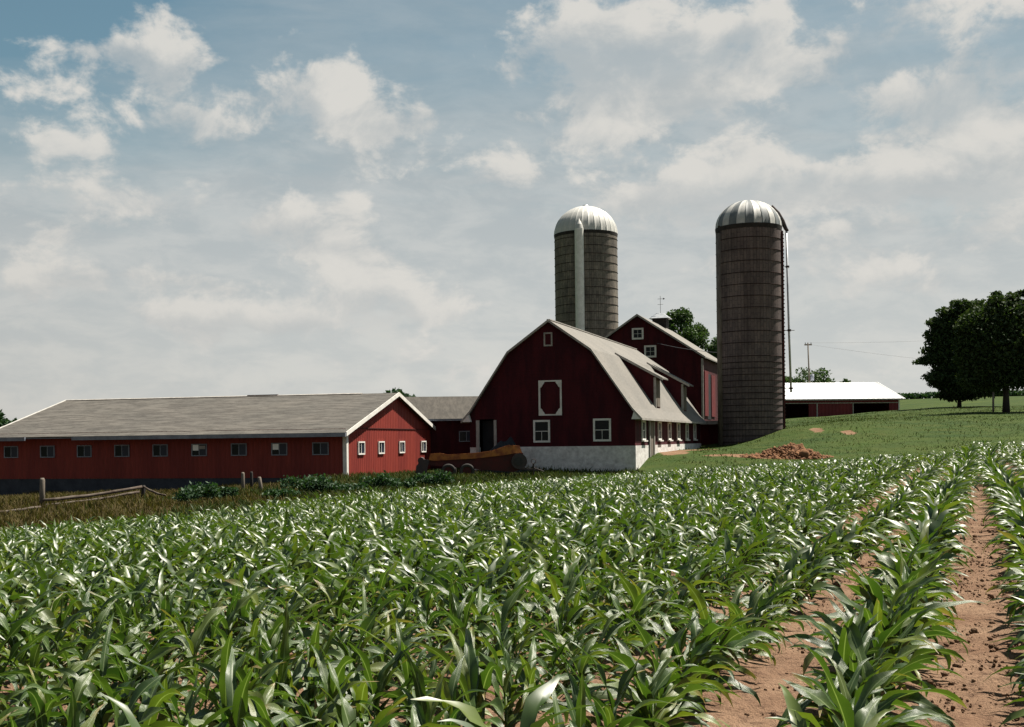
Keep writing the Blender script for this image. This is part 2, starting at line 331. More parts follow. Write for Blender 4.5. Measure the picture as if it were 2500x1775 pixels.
RD = np.array([.371, .9286]); RN = np.array([.9286, -.371])          # corn row direction and its right-hand normal
EDGE = np.array([(-60, 30), (-20, 33.5), (-15, 35), (-10.8, 37.5), (-5.7, 46.5), (0, 53.5), (6.3, 60.5), (12, 65.5), (18.7, 70), (27.6, 75), (35, 80), (60, 95)], float)
def edge_y(x): return np.interp(x, EDGE[:, 0], EDGE[:, 1])

# cheap value noise for numpy
_tab = np.random.default_rng(3).random((256, 256))
def vnoise(x, y):
    xi = np.floor(x).astype(int); yi = np.floor(y).astype(int); fx = x - xi; fy = y - yi
    fx = fx * fx * (3 - 2 * fx); fy = fy * fy * (3 - 2 * fy); a = _tab[xi & 255, yi & 255]; b = _tab[(xi + 1) & 255, yi & 255]; c = _tab[xi & 255, (yi + 1) & 255]; d = _tab[(xi + 1) & 255, (yi + 1) & 255]
    return (a * (1 - fx) + b * fx) * (1 - fy) + (c * (1 - fx) + d * fx) * fy
def fbm(x, y, o=4): return sum(vnoise(x * 2 ** k + 17 * k, y * 2 ** k + 31 * k) * .5 ** k for k in range(o)) / sum(.5 ** k for k in range(o))

def ground_mat():
    t = NT('grass_ground')
    at = t.N.new('ShaderNodeAttribute'); at.attribute_name = 'cover'; sp = t.N.new('ShaderNodeSeparateColor'); t.L.new(at.outputs['Color'], sp.inputs[0])
    P = t.geo.outputs['Position']
    big = t.noise(.09, 6, .6, vec=P); mid = t.noise(.7, 6, .65, vec=P); fine = t.noise(7, 4, .7, vec=P)
    grass = t.mix(t.ramp(big, .35, .65), (.018, .038, .006), (.034, .056, .008)); grass = t.mix(t.ramp(mid, .35, .7), grass, (.040, .052, .010))
    grass = t.mix(t.math('MULTIPLY', t.ramp(t.noise(.22, 5, .6, vec=P, stretch=(.5, 1.6, 1)), .48, .66), .7), grass, (.014, .032, .006)); grass = t.mix(.5, grass, t.mix(t.ramp(fine, .3, .7), (.5, .5, .5), (1.5, 1.5, 1.5)), 'MULTIPLY')
    soil = t.mix(t.ramp(mid, .35, .65), (.12, .068, .038), (.17, .105, .062)); soil = t.mix(.5, soil, t.mix(t.ramp(fine, .3, .7), (.55, .5, .5), (1.4, 1.4, 1.4)), 'MULTIPLY')
    weed = t.mix(t.ramp(mid, .35, .65), (.028, .022, .008), (.05, .033, .014))
    jit = t.math('MULTIPLY', t.math('SUBTRACT', mid, .5), .9)
    c = t.mix(t.ramp(t.math('ADD', sp.outputs[1], jit), .35, .65), grass, weed)
    c = t.mix(t.ramp(t.math('ADD', sp.outputs[0], jit), .40, .60), c, soil)
    t.bump(fine, .6, .06); return t.fin(c, .95, .1)
def axis(lo, hi, step, far, ratio=1.22):
    a = list(np.arange(lo, hi + 1e-6, step)); s = step; x = hi
    while x < far: s *= ratio; x += s; a.append(x)
    s = step; x = lo; b = []
    while x > -far: s *= ratio; x -= s; b.append(x)
    return np.array(b[::-1] + a)
gx = axis(-45, 75, 1.0, 2500); gy = axis(-6, 140, 1.0, 2500)
XX, YY = np.meshgrid(gx, gy, indexing='ij'); ZZ = G(XX, YY)
infield = (YY < edge_y(XX) - .5) & (XX > -40) & (XX < 50)
ZZ = ZZ + (fbm(XX * .35, YY * .35) - .5) * .25 * (np.abs(YY) < 300) - .14 * infield
nx, ny = len(gx), len(gy); idx = np.arange(nx * ny).reshape(nx, ny)
gf = np.stack([idx[:-1, :-1], idx[1:, :-1], idx[1:, 1:], idx[:-1, 1:]], -1).reshape(-1, 4)
gme = npmesh('ground', np.stack([XX, YY, ZZ], -1).reshape(-1, 3), gf, ground_mat(), True)
def blobm(cx, cy, rx, ry): return np.clip(1.6 - 1.6 * (((XX - cx) / rx) ** 2 + ((YY - cy) / ry) ** 2), 0, 1)
soilm = np.clip((edge_y(XX) - YY + .3) / 1.0, 0, 1) * ((XX > -60) & (XX < 60))
for b in ((18.5, 79.5, 3.4, 1.9), (11.3, 83.5, 1.3, 4.2), (12.6, 88.0, 1.8, 3.0), (15.5, 80.0, 3.0, 1.2), (24.9, 95.5, .45, 1.7), (26.9, 93.5, .5, .9), (13.5, 85.5, 2.4, 1.0)): soilm = np.maximum(soilm, blobm(*b))
weedm = ((YY > edge_y(XX) - .5) & (XX < 6) & (YY < 80)) * np.clip((4 - XX) / 14, 0, 1)
ca = gme.color_attributes.new('cover', 'FLOAT_COLOR', 'POINT')
ca.data.foreach_set('color', np.stack([soilm, weedm, 0 * soilm, 1 + 0 * soilm], -1).reshape(-1).astype(np.float32))
tag(link('ground', gme), 'grassy farm ground rising to a hill on the right', kind='structure')

# field soil with furrows, near part in fine relief
ROWS = [.58, -.58, -1.68, -2.46] + [-2.46 - .62 * k for k in range(1, 126)] + [1.4 + .78 * k for k in range(0, 36)]
def soil_mat():
    t = NT('field_soil'); P = t.geo.outputs['Position']
    a = t.noise(1.3, 6, .6, vec=P); b = t.noise(11, 6, .7, vec=P); c = t.noise(60, 3, .6, vec=P)
    col = t.mix(t.ramp(a, .35, .65), (.155, .090, .056), (.230, .148, .096)); col = t.mix(t.ramp(b, .5, .72), col, (.075, .042, .027))
    col = t.mix(.4, col, t.mix(c, (.5, .5, .5), (1.5, 1.5, 1.5)), 'MULTIPLY'); t.bump(t.math('ADD', b, t.math('MULTIPLY', c, .4)), 1.0, .06); return t.fin(col, .95, .1)
soilM = soil_mat()
def soil_sheet(name, ls, ts, label):
    LL, TT = np.meshgrid(ls, ts, indexing='ij'); X = LL * RN[0] + TT * RD[0]; Y = LL * RN[1] + TT * RD[1]
    near = np.clip(1 - (Y - 12) / 18, .15, 1)
    dist = np.min(np.abs(LL[..., None] - np.array(ROWS)[None, None, :12]), -1)
    Z = G(X, Y) + .02 + .05 * np.exp(-(dist / .22) ** 2) * near + ((fbm(X * 2.2, Y * 2.2) - .5) * .08 + (fbm(X * 9, Y * 9, 3) - .5) * .075) * near
    n, m = LL.shape; ix = np.arange(n * m).reshape(n, m)
    f = np.stack([ix[:-1, :-1], ix[1:, :-1], ix[1:, 1:], ix[:-1, 1:]], -1).reshape(-1, 4)
    V = np.stack([X, Y, Z], -1).reshape(-1, 3); cy = V[f].mean(1); f = f[cy[:, 1] < edge_y(cy[:, 0]) - .2]
    return tag(link(name, npmesh(name, V, f, soilM, True)), label, kind='structure')
ls = np.concatenate([np.arange(-30, -6, .5), np.arange(-6, 5, .07), np.arange(5, 22, .4)]); ts = np.concatenate([np.arange(-4, 3, .4), np.arange(3, 22, .09), np.arange(22, 95, .5)])
soil_sheet('field_soil', ls, ts, 'bare sandy reddish soil between the corn rows')

# soil clods in the furrows near the camera
ico = np.array([(0, 0, -1), (.72, -.53, -.45), (-.28, -.85, -.45), (-.89, 0, -.45), (-.28, .85, -.45), (.72, .53, -.45), (.28, -.85, .45), (-.72, -.53, .45), (-.72, .53, .45), (.28, .85, .45), (.89, 0, .45), (0, 0, 1)])
icf = np.array([(0, 1, 2), (1, 0, 5), (0, 2, 3), (0, 3, 4), (0, 4, 5), (1, 5, 10), (2, 1, 6), (3, 2, 7), (4, 3, 8), (5, 4, 9), (1, 10, 6), (2, 6, 7), (3, 7, 8), (4, 8, 9), (5, 9, 10), (6, 10, 11), (7, 6, 11), (8, 7, 11), (9, 8, 11), (10, 9, 11)])
def clods(name, L, T, s, label):
    n = len(L); X = L * RN[0] + T * RD[0]; Y = L * RN[1] + T * RD[1]; Z = G(X, Y) + .02 + s * .2
    V = ico[None] * (s[:, None, None] * nr.uniform(.6, 1.3, (n, 12, 1))) * nr.uniform(.7, 1.2, (n, 1, 3)) + np.stack([X, Y, Z], -1)[:, None]
    Fc = icf[None] + 12 * np.arange(n)[:, None, None]
    return tag(link(name, npmesh(name, V.reshape(-1, 3), Fc.reshape(-1, 3), soilM, True)), label, kind='stuff')
n = 22000
clods('soil_clod', nr.uniform(-3, 3, n), 3 + nr.random(n) ** 1.4 * 20, nr.gamma(1.2, .005, n) + .003, 'loose lumps of reddish soil in the furrows')

# ------------------------------------------------------------------ generic grass / weed blades (stuff)
def blades(name, X, Y, h, w, mat, label, cat=None, lean=.35, zoff=0.0):
    n = len(X); Z = G(X, Y) + (fbm(X * .35, Y * .35) - .5) * .25 + zoff - .02
    a = nr.uniform(0, 2 * np.pi, n); la = nr.uniform(0, 2 * np.pi, n); le = nr.random(n) * lean * h
    base = np.stack([X, Y, Z], -1); side = np.stack([np.cos(a), np.sin(a), 0 * a], -1) * (w / 2)[:, None]
    ld = np.stack([np.cos(la) * le, np.sin(la) * le, 0 * la], -1); up = np.array([0, 0, 1.0])
    V = np.stack([base - side, base + side, base + side * .8 + ld * .35 + up * (h * .6)[:, None], base - side * .8 + ld * .35 + up * (h * .6)[:, None], base + ld + up * h[:, None]], 1)
    Fb = np.array([(0, 1, 2), (0, 2, 3), (3, 2, 4)])[None] + 5 * np.arange(n)[:, None, None]
    return tag(link(name, npmesh(name, V.reshape(-1, 3), Fb.reshape(-1, 3), mat)), label, kind='stuff')
def inwedge(X, Y, m=3.0): return (np.abs(X) < Y * .46 + m)

# left weeds
X = nr.uniform(-30, 12, 90000); Y = nr.uniform(33, 78, 90000); e = edge_y(X)
wall_y = np.where(X < -9.7, 68 + (-9.7 - X) * .2525, np.where(X < -5.6, 68 + (X + 9.7) * 3.9, np.where(X < 8.2, 79.4 - (X + 2.9) * .325, 0)))
ok = (Y > e - .6) & (Y < wall_y - .3) & inwedge(X, Y); X, Y = X[ok], Y[ok]
dryp = np.clip((-6.5 - X) / 8 + (fbm(X * .4, Y * .4) - .5) * 2.5, 0, 1); dr = nr.random(len(X)) < dryp
hh = (.18 + .35 * fbm(X * .5 + 9, Y * .5) ** 1.5) * nr.uniform(.6, 1.3, len(X))
blades('dry_grass', X[dr], Y[dr], hh[dr] * .8, nr.uniform(.03, .07, dr.sum()), dry_leaf, 'dry brown grass between the corn and the long red building', lean=.9)
blades('weeds', X[~dr], Y[~dr], hh[~dr], nr.uniform(.03, .08, (~dr).sum()), weed_leaf, 'rough green weeds along the edge of the corn field', lean=.9)
# lawn on the slope
n = 150000; X = nr.uniform(5, 60, n); Y = 62 + nr.random(n) ** 1.3 * 75
keep = (Y > edge_y(X) - .3) & inwedge(X, Y) & ~((X < 7.9 + .325 * (Y - 75.9) + .1) & (Y > 75.2)) & (X > 5); sm = np.zeros(n)
for (cx, cy, rx, ry) in ((18.5, 79.5, 3.6, 1.8), (11.5, 83.5, 1.3, 4.2), (12.9, 88.0, 1.6, 2.6), (24.9, 95.5, .4, 1.5), (26.9, 93.5, .5, .8)): sm = np.maximum(sm, (((X - cx) / rx) ** 2 + ((Y - cy) / ry) ** 2) < 1)
keep &= sm == 0; X, Y = X[keep], Y[keep]
blades('grass', X, Y, nr.uniform(.02, .065, len(X)), nr.uniform(.03, .06, len(X)), grass_leaf, 'mown green grass on the slope beside the silo', lean=.8)
q = nr.permutation(len(X))[:9000]; q = q[fbm(X[q] * .3 + 5, Y[q] * .3) > .5]
blades('tall_grass', X[q], Y[q], nr.uniform(.08, .24, len(q)), nr.uniform(.03, .07, len(q)), weed_leaf, 'taller rough tufts scattered over the mown slope', lean=.9)

# ------------------------------------------------------------------ corn
def corn_leaf_geo(L, W, th0, curl, tw, seg, across, rg, wav=1.0):
    s = np.linspace(0, 1, seg + 1); th = th0 - curl * s ** 1.4
    dxs = np.cos(th) / seg * L; dzs = np.sin(th) / seg * L
    cx = np.concatenate([[0], np.cumsum(dxs)[:-1]]); cz = np.concatenate([[0], np.cumsum(dzs)[:-1]])
    w = W * np.clip(np.minimum((s + .12) / .38, 1), 0, 1) ** .6 * np.clip(1 - ((s - .35) / .65).clip(0) ** 1.9, 0, 1) + .0012
    ph = rg.uniform(0, 6); ph2 = rg.uniform(0, 6); fr = rg.uniform(9, 15); side = rg.uniform(-.25, .25) * L
    V = []; UV = []
    for i in range(seg + 1):
        roll = tw * s[i]; nrm = np.array([-math.sin(th[i]), 0, math.cos(th[i])])
        for j in range(across + 1):
            u = j / across * 2 - 1; vfold = abs(u) * w[i] * .35
            ed = u * u * w[i] * .55 * wav * math.sin(fr * s[i] * L * 2.2 + (ph if u > 0 else ph2))
            yy = u * w[i] * math.cos(roll); zz = u * w[i] * math.sin(roll)
            p = np.array([cx[i], yy + side * s[i] ** 2, cz[i]]) + nrm * (vfold + ed + zz); V.append(p); UV.append(((u + 1) / 2, s[i]))
    a1 = across + 1
    Fq = [(i * a1 + j, i * a1 + j + 1, (i + 1) * a1 + j + 1, (i + 1) * a1 + j) for i in range(seg) for j in range(across)]
    return np.array(V), np.array(Fq), np.array(UV)
def leafset(rg, kind):
    k = kind          # 0 low .. 1 top
    return dict(L=rg.uniform(.42, .68) * (1 - .25 * max(0, k - .8)), W=rg.uniform(.024, .046), th0=math.radians(rg.uniform(40, 62) + 20 * k), curl=math.radians(rg.uniform(80, 165) * (1 - .55 * max(0, k - .6) / .4)), tw=rg.uniform(-1.3, 1.3))
rg = np.random.default_rng(5)
NV = 26; near_leaf = {}
for lv in range(3):
    for q in range(NV):
        d = leafset(rg, (.15, .55, .97)[lv]); V, Fq, UV = corn_leaf_geo(d['L'], d['W'], d['th0'], d['curl'], d['tw'], 14, 4, rg)
        near_leaf[lv, q] = npmesh('leaf', V, Fq, corn_leaf, True, UV)
stalk_me = [None] * 4
for q in range(4):
    m = MB(); m.tube([(0, 0, -.03), (.004 * q, 0, .15), (.008, .004 * q, .36)], [.014, .012, .007], 7); o = m.build('stalk', corn_stalk, smooth=True); stalk_me[q] = o.data; bpy.data.objects.remove(o)

pts = []
for ri, l in enumerate(ROWS):
    t = np.arange(-4, 100, .185) + nr.uniform(-.06, .06, len(np.arange(-4, 100, .185))); ll = l + nr.normal(0, .05, len(t))
    if ri < 2: ll = ll + (-.24 if ri == 0 else .2) * np.clip((t - 22) / 12, 0, 1)
    if ri == 2: ll = ll + .34 * np.clip((t - 13) / 9, 0, 1)
    x = ll * RN[0] + t * RD[0]; y = ll * RN[1] + t * RD[1]
    okk = (y > 1.2) & (y < edge_y(x) - .3) & (np.abs(x) < y * .4386 + 2.2) & (nr.random(len(t)) > .03)
    for a, b in zip(x[okk], y[okk]): pts.append((a, b, ri))
pts = np.array(pts); PZ = G(pts[:, 0], pts[:, 1]) + .02
PS = np.where(pts[:, 2] < 2, .16, 0) + .60 + .30 * fbm(pts[:, 0] * .5, pts[:, 1] * .5) + nr.uniform(-.17, .17, len(pts))
# in view: the plant top must clear the bottom of the frame
vis = (np.abs(pts[:, 0]) < pts[:, 1] * .4386 + .25) & ((EYE - PZ - .5) < pts[:, 1] * .247)
order = np.argsort(np.where(vis, pts[:, 1], 1e9)); near_ids = set(order[:300].tolist())
ordn = ['first', 'second', 'third', 'fourth', 'fifth', 'sixth', 'seventh', 'eighth', 'ninth', 'tenth', 'eleventh', 'twelfth', 'thirteenth', 'fourteenth', 'fifteenth', 'sixteenth', 'seventeenth', 'eighteenth', 'nineteenth', 'twentieth']
rowname = {0: 'row right of the wide soil strip', 1: 'row left of the wide soil strip', 2: 'second row left of the wide soil strip', 3: 'third row left of the wide soil strip'}
cnt = {}
for i in order[:300]:
    x, y, ri = pts[i]; ri = int(ri); s = PS[i]; z = PZ[i]
    root = empty('corn_plant', (x, y, z), nr.uniform(0, 2 * np.pi)); root.scale = (s, s, s)
    k = cnt.get(ri, 0); cnt[ri] = k + 1
    grp = None
    if ri in rowname and k < 20: lab = '%s corn plant from the front, %s' % (ordn[k], rowname[ri])
    else:
        a = x / y; w = 'far left' if a < -.29 else 'left' if a < -.1 else 'middle' if a < .13 else 'right'
        lab = 'green corn plant with broad arching leaves in the dense %s foreground of the field' % w; grp = 'corn plants crowding the %s foreground' % w
    tag(root, lab, 'corn plant', grp or 'corn plants in rows beside the bare soil strip')
    link('stalk', stalk_me[rnd.randrange(4)], root)
    N = rnd.choice((9, 9, 10, 11)); 
    for j in range(N):
        f = j / (N - 1); lv = 0 if f < .4 else 1 if f < .75 else 2
        link('leaf', near_leaf[lv, rnd.randrange(NV)], root, (0, 0, .04 + .30 * f), (rnd.uniform(-.12, .12), rnd.uniform(-.12, .12), j * math.pi + rnd.uniform(-.65, .65))).scale = [rnd.uniform(.8, 1.15)] * 3

def plant_template(seg, across, nleaf, rg, Wm=1.0):
    Vs, Fs, o = [], [], 0
    for j in range(nleaf):
        f = j / (nleaf - 1); d = leafset(rg, .1 + .87 * f); V, Fq, _ = corn_leaf_geo(d['L'], d['W'] * Wm, d['th0'], d['curl'], d['tw'], seg, across, rg)
        a = j * math.pi + rg.uniform(-.65, .65); c, s_ = math.cos(a), math.sin(a); R = np.array([[c, s_, 0], [-s_, c, 0], [0, 0, 1]])
        V = V @ R + np.array([0, 0, .04 + .30 * f]); Vs.append(V); Fs.append(Fq + o); o += len(V)
    return np.concatenate(Vs), np.concatenate(Fs)
def corn_mass(sel, seg, across, nleaf, Wm, rg):
    tem = [plant_template(seg, across, nleaf, rg, Wm) for _ in range(20)]; Vs, Fs, o = [], [], 0
    ids = np.array(sel); tk = nr.integers(0, 20, len(ids))
    for q in range(20):
        m = ids[tk == q]
        if len(m) == 0: continue
        V, Fq = tem[q]; a = nr.uniform(0, 2 * np.pi, len(m)); c, s_ = np.cos(a)[:, None], np.sin(a)[:, None]; sc_ = PS[m][:, None]
        W3 = np.stack([(V[None, :, 0] * c - V[None, :, 1] * s_) * sc_ + pts[m, 0][:, None], (V[None, :, 0] * s_ + V[None, :, 1] * c) * sc_ + pts[m, 1][:, None], V[None, :, 2] * sc_ + PZ[m][:, None]], -1)
        Fm = Fq[None] + (np.arange(len(m)) * len(V))[:, None, None]
        Vs.append(W3.reshape(-1, 3)); Fs.append(Fm.reshape(-1, 4) + o); o += len(m) * len(V)
    return np.concatenate(Vs), np.concatenate(Fs)
rest = [i for i in range(len(pts)) if i not in near_ids]
A = [i for i in rest if pts[i, 1] < 24]; B = [i for i in rest if 24 <= pts[i, 1] < 46]; D = [i for i in rest if pts[i, 1] >= 46]
parts = [corn_mass(A, 9, 2, 10, 1.0, rg), corn_mass(B, 6, 2, 8, 1.05, rg), corn_mass(D, 5, 1, 8, 1.15, rg)]
o = 0; Vs, Fs = [], []
for V, Fq in parts: Vs.append(V); Fs.append(Fq + o); o += len(V)
print('corn plants', len(pts), 'mass quads', sum(len(f) for f in Fs))
tag(link('corn_field', npmesh('corn_field', np.concatenate(Vs), np.concatenate(Fs), corn_far, True)), 'dense green corn filling the field behind the foreground plants', kind='stuff')

# ------------------------------------------------------------------ building pieces
R15 = math.radians
def window(parent, loc, rz, w, h, kind='dh', frame=white, cas=.11, sill=False, out=.06, panel=None):
    """faces local -y; origin at the middle of its lower edge"""
    m = MB(); m.box(-w / 2, w / 2, -out, .01, h - cas, h); m.box(-w / 2, w / 2, -out, .01, 0, cas)
    m.box(-w / 2, -w / 2 + cas, -out, .01, cas + .001, h - cas - .001); m.box(w / 2 - cas, w / 2, -out, .01, cas + .001, h - cas - .001)
    f = m.build('window', frame, parent, loc, (0, 0, rz))
    iw, ih = w / 2 - cas, h - cas
    def pane(x0, x1, z0, z1, mt=glass, d=-.015): MB().box(x0, x1, d, .008, z0, z1).build('pane', mt, f)
    b = .022
    if kind == 'slide':
        pane(-iw, -b, cas, ih); pane(b, iw, cas, ih, glassp, -.022); MB().box(-b, b, -.04, .008, cas, ih).build('mullion', frame, f)
    elif kind == 'dh':
        zm = (cas + ih) / 2; pane(-iw, iw, zm + b, ih); pane(-iw, -b * .6, cas, zm - b); pane(b * .6, iw, cas, zm - b)
        MB().box(-iw, iw, -.035, .008, zm - b, zm + b).build('meeting_rail', frame, f); MB().box(-b * .6, b * .6, -.03, .008, cas, zm - b - .001).build('glazing_bar', frame, f)
    elif kind == 'four':
        zm = (cas + ih) / 2
        for x0, x1 in ((-iw, -b * .6), (b * .6, iw)):
            for z0, z1 in ((cas, zm - b * .6), (zm + b * .6, ih)): pane(x0, x1, z0, z1)
        MB().box(-iw, iw, -.035, .008, zm - b * .6, zm + b * .6).build('glazing_bar', frame, f); MB().box(-b * .6, b * .6, -.034, .008, cas, ih).build('glazing_bar', frame, f)
    else: pane(-iw, iw, cas, ih, panel or glass)
    if sill: MB().box(-w / 2 - .05, w / 2 + .05, -out - .12, .01, -.10, -.002).build('sill', frame, f)
    return f
def ribbed(poly_top, x0, x1, z0, pitch, depth, mat, name, parent, y=0.0, flip=1):
    """wall in the x z plane facing -y, vertical ribs; poly_top(x) gives the height"""
    xs = []; x = x0
    while x < x1 - 1e-6:
        xs += [(x, 0), (min(x + pitch * .62, x1), 0), (min(x + pitch * .72, x1), depth), (min(x + pitch * .9, x1), depth)]; x += pitch
    xs.append((x1, 0)); V = []; Fq = []
    for (a, d) in xs: V += [(a, y - d, z0), (a, y - d, poly_top(a))]
    for i in range(len(xs) - 1): Fq.append((2 * i, 2 * i + 2, 2 * i + 3, 2 * i + 1))
    return link(name, npmesh(name, V, Fq, mat), parent)
def clap(name, mat, parent, spans, z0, z1, ch, holes=(), y=0.0):
    """horizontal boards facing -y; spans(z) -> (xl, xr) of the wall at height z"""
    m = MB(); z = z0
    while z < z1 - .02:
        zt = min(z + ch, z1); al, ar = spans(z); bl, br = spans(zt)
        segs = [(al, ar, bl, br)]
        for (hx0, hx1, hz0, hz1) in holes:
            if z < hz1 - .01 and zt > hz0 + .01:
                new = []
                for (a, b, c, d) in segs:
                    if hx0 > a and hx1 < b: new += [(a, hx0, c, hx0), (hx1, b, hx1, d)]
                    else: new.append((a, b, c, d))
                segs = new
        for (a, b, c, d) in segs:
            m.add([(a, y - .022, z), (b, y - .022, z), (d, y - .002, zt), (c, y - .002, zt), (a, y, z), (b, y, z)], [(0, 1, 2, 3), (4, 5, 1, 0)])
        z = zt
    return m.build(name, mat, parent)
def slab(name, mat, parent, prof, y0, y1, th=.12):
    """roof skin following profile prof [(x,z)...] extruded along y, thickness downward"""
    n = len(prof); v = [(x, y, z + dz) for dz in (0, -th) for y in (y0, y1) for x, z in prof]
    f = []
    for i in range(n - 1):
        f += [(i, i + 1, n + i + 1, n + i), (2 * n + i, 3 * n + i, 3 * n + i + 1, 2 * n + i + 1), (i, 2 * n + i, 2 * n + i + 1, i + 1), (n + i, n + i + 1, 3 * n + i + 1, 3 * n + i)]
    f += [(0, n, 3 * n, 2 * n), (n - 1, 3 * n - 1, 4 * n - 1, 3 * n - 1) if False else (n - 1, 3 * n - 1, 4 * n - 1, 2 * n - 1)]
    return MB().add(v, f).build(name, mat, parent)
def rake(name, mat, parent, prof, y, w=.16, t=.04):
    m = MB()
    for (a, b), (c, d) in zip(prof[:-1], prof[1:]):
        v = [(a, y - t, b), (c, y - t, d), (c, y - t, d - w), (a, y - t, b - w), (a, y, b), (c, y, d), (c, y, d - w), (a, y, b - w)]
        m.add(v, [(0, 1, 2, 3), (7, 6, 5, 4), (0, 4, 5, 1), (3, 2, 6, 7), (1, 5, 6, 2), (0, 3, 7, 4)])
    return m.build(name, mat, parent)

# ---- long red building on the left. local: +x along the gable wall (away from us, to the right), -x... origin = near corner
aL = math.radians(14.2)
# local axes: x = along gable (recedes), y = along long wall to the left.  rotation maps x->(sin,cos), y->(-cos,sin)
annex = empty('long_barn', (-9.7, 68.0, EYE - 3.2), math.radians(90) - aL)
tag(annex, 'long low red building with brown shingle roof and sunlit red gable end', 'barn')
B0 = -3.2
def rz_(v): return v - B0
LEN, WID = 24.05, 16.6; zev, zap = rz_(.82), rz_(3.22)
# long wall faces -x in this frame; build in sub-frames by rotating children
# child frame for long wall: its -y must look along parent's -x, its x runs along parent's +y*-1
LW = (0, 0, math.radians(-90))              # child x -> parent -y ; child -y -> parent -x
def onlong(u, out=0.0, z=0.0): return (-out, u, z)
w_ = ribbed(lambda x: zev + .02, -LEN, 0.0, rz_(-2.02), .305, .02, ann_red, 'wall', annex); w_.rotation_euler = LW
m = MB(); m.box(.02, .30, .0, LEN, 0, rz_(-2.03)); m.box(.301, WID - .02, .02, .3, 0, rz_(-2.03)); m.build('foundation', concrete, annex)
MB().box(.01, WID, LEN - .1, LEN - .02, rz_(-2.02), zev).build('wall', ann_red, annex)
MB().box(WID - .1, WID - .02, 0, LEN - .11, rz_(-2.02), zev).build('wall', ann_red, annex)
# gable wall faces parent's -y ; straight
def gtop(x): 
    return zev + (zap - zev) * (1 - abs(x - WID * .5) / (WID * .5)) - .02
g = ribbed(lambda x: min(gtop(x), rz_(.90)) if True else 0, .0, WID, rz_(-2.02), .305, .02, ann_red, 'wall', annex)
g2 = ribbed(lambda x: max(gtop(x), rz_(.92)), .62, WID - .62, rz_(.90), .305, .02, ann_red, 'gable', annex, y=-.03)
MB().box(.3, WID - .3, -.055, -.005, rz_(.86), rz_(.905)).build('trim_board', rustred, annex)
sl = (zap - zev) / (WID / 2); ov = .75
profL = [(-ov, zev - ov * sl), (WID / 2, zap)]; profR = [(WID / 2, zap), (WID + .35, zev - .35 * sl)]
slab('roof', shingle, annex, profL, -.35, LEN + .3, .09); slab('roof', shingle, annex, profR, -.35, LEN + .3, .09)
MB().prism([(WID / 2 - .16, zap + .0), (WID / 2, zap + .05), (WID / 2 + .16, zap + .0), (WID / 2, zap - .05)], 2.2, LEN + .25).build('ridge_cap', greywhite, annex)
MB().box(WID / 2 - .1, WID / 2 + .1, 8.2, 10.4, zap + .02, zap + .08).build('ridge_board', rustred, annex)
rake('rake_board', white, annex, [(-ov, zev - ov * sl + .04), (WID / 2, zap + .04)], -.35, .26); rake('rake_board', white, annex, [(WID / 2, zap + .04), (WID + .35, zev - .35 * sl + .04)], -.35, .26)
rk = rake('rake_board', white, annex, [(-ov, zev - ov * sl + .05), (WID / 2, zap + .05)], LEN + .345, .2)
MB().box(WID + .30, WID + .46, -.55, -.36, zev - .35, zev + .25).build('gutter_end', white, annex)
ze = zev - ov * sl
for a, b in ((-.35, 17.6), (20.9, LEN + .3)):
    MB().prism([(-ov - .12, ze - .24), (-ov - .01, ze - .24), (-ov - .01, ze - .02), (-ov - .14, ze - .02)], a, b).build('gutter', shaded_white_grey, annex)
MB().box(-ov, .0, -.3, LEN, ze - .12, ze - .095).build('soffit', shaded_white_grey, annex)
MB().box(-.08, .20, -.10, -.024, rz_(-2.0), zev - .0).build('corner_board', white, annex); MB().box(-.085, -.024, -.024, .14, rz_(-2.0), zev - .0).build('corner_board', white, annex)
for i in range(9):
    u = 1.55 + i * 2.62
    f = window(annex, (-.0, u, rz_(-.69)), math.radians(-90), 1.02, .74, 'slide', shaded_white_grey, .055, False, .055)
    f.location.x = -.022
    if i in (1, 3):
        MB().box(-.42, -.04, -.05, -.03, .34, .68).build('painted_daylight', daylight_white, f)  # white board stands for bright daylight showing in the pane
        if i == 3: MB().box(.02, .40, -.045, -.03, .42, .62).build('painted_daylight', greywhite, f)
for u in (2.35, 5.75, 9.6, 14.1):
    window(annex, (u, -.022, rz_(-.72)), 0, 1.06, .80, 'slide', white, .085, False, .07)

# ---- connecting wing between long building and barn
wing = empty('connecting_wing', (-7.2, 83.2, EYE - 2.2), math.radians(4))
tag(wing, 'low dark red wing with shingle roof joining the long building to the barn', 'barn')
W0 = -2.2
clap('wall', barn_red, wing, lambda z: (0, 7.0), 0, 1.75 - W0, .2)
MB().box(-.2, 7.2, .3, 9.6, 0, 1.7 - W0).build('back_wall', barn_red, wing)
slab('roof', shingle_dark, wing, [(0, 0)], 0, 1) if False else None
m = MB(); e0, e1 = 1.62 - W0, 3.42 - W0
m.add([(-1.6, -.45, e0), (7.5, -.45, e0), (7.5, 4.9, e1), (-1.6, 4.9, e1), (-1.6, -.45, e0 - .1), (7.5, -.45, e0 - .1), (7.5, 4.9, e1 - .1), (-1.6, 4.9, e1 - .1)],
      [(0, 1, 2, 3), (7, 6, 5, 4), (0, 4, 5, 1), (1, 5, 6, 2), (2, 6, 7, 3), (3, 7, 4, 0)]); m.build('roof', shingle_dark, wing)
m = MB(); m.add([(-1.6, 4.901, e1), (7.5, 4.901, e1), (7.5, 10.2, e0), (-1.6, 10.2, e0), (-1.6, 4.901, e1 - .1), (7.5, 4.901, e1 - .1), (7.5, 10.2, e0 - .1), (-1.6, 10.2, e0 - .1)],
      [(0, 1, 2, 3), (7, 6, 5, 4), (0, 4, 5, 1), (1, 5, 6, 2), (2, 6, 7, 3), (3, 7, 4, 0)]); m.build('roof', shingle_dark, wing)
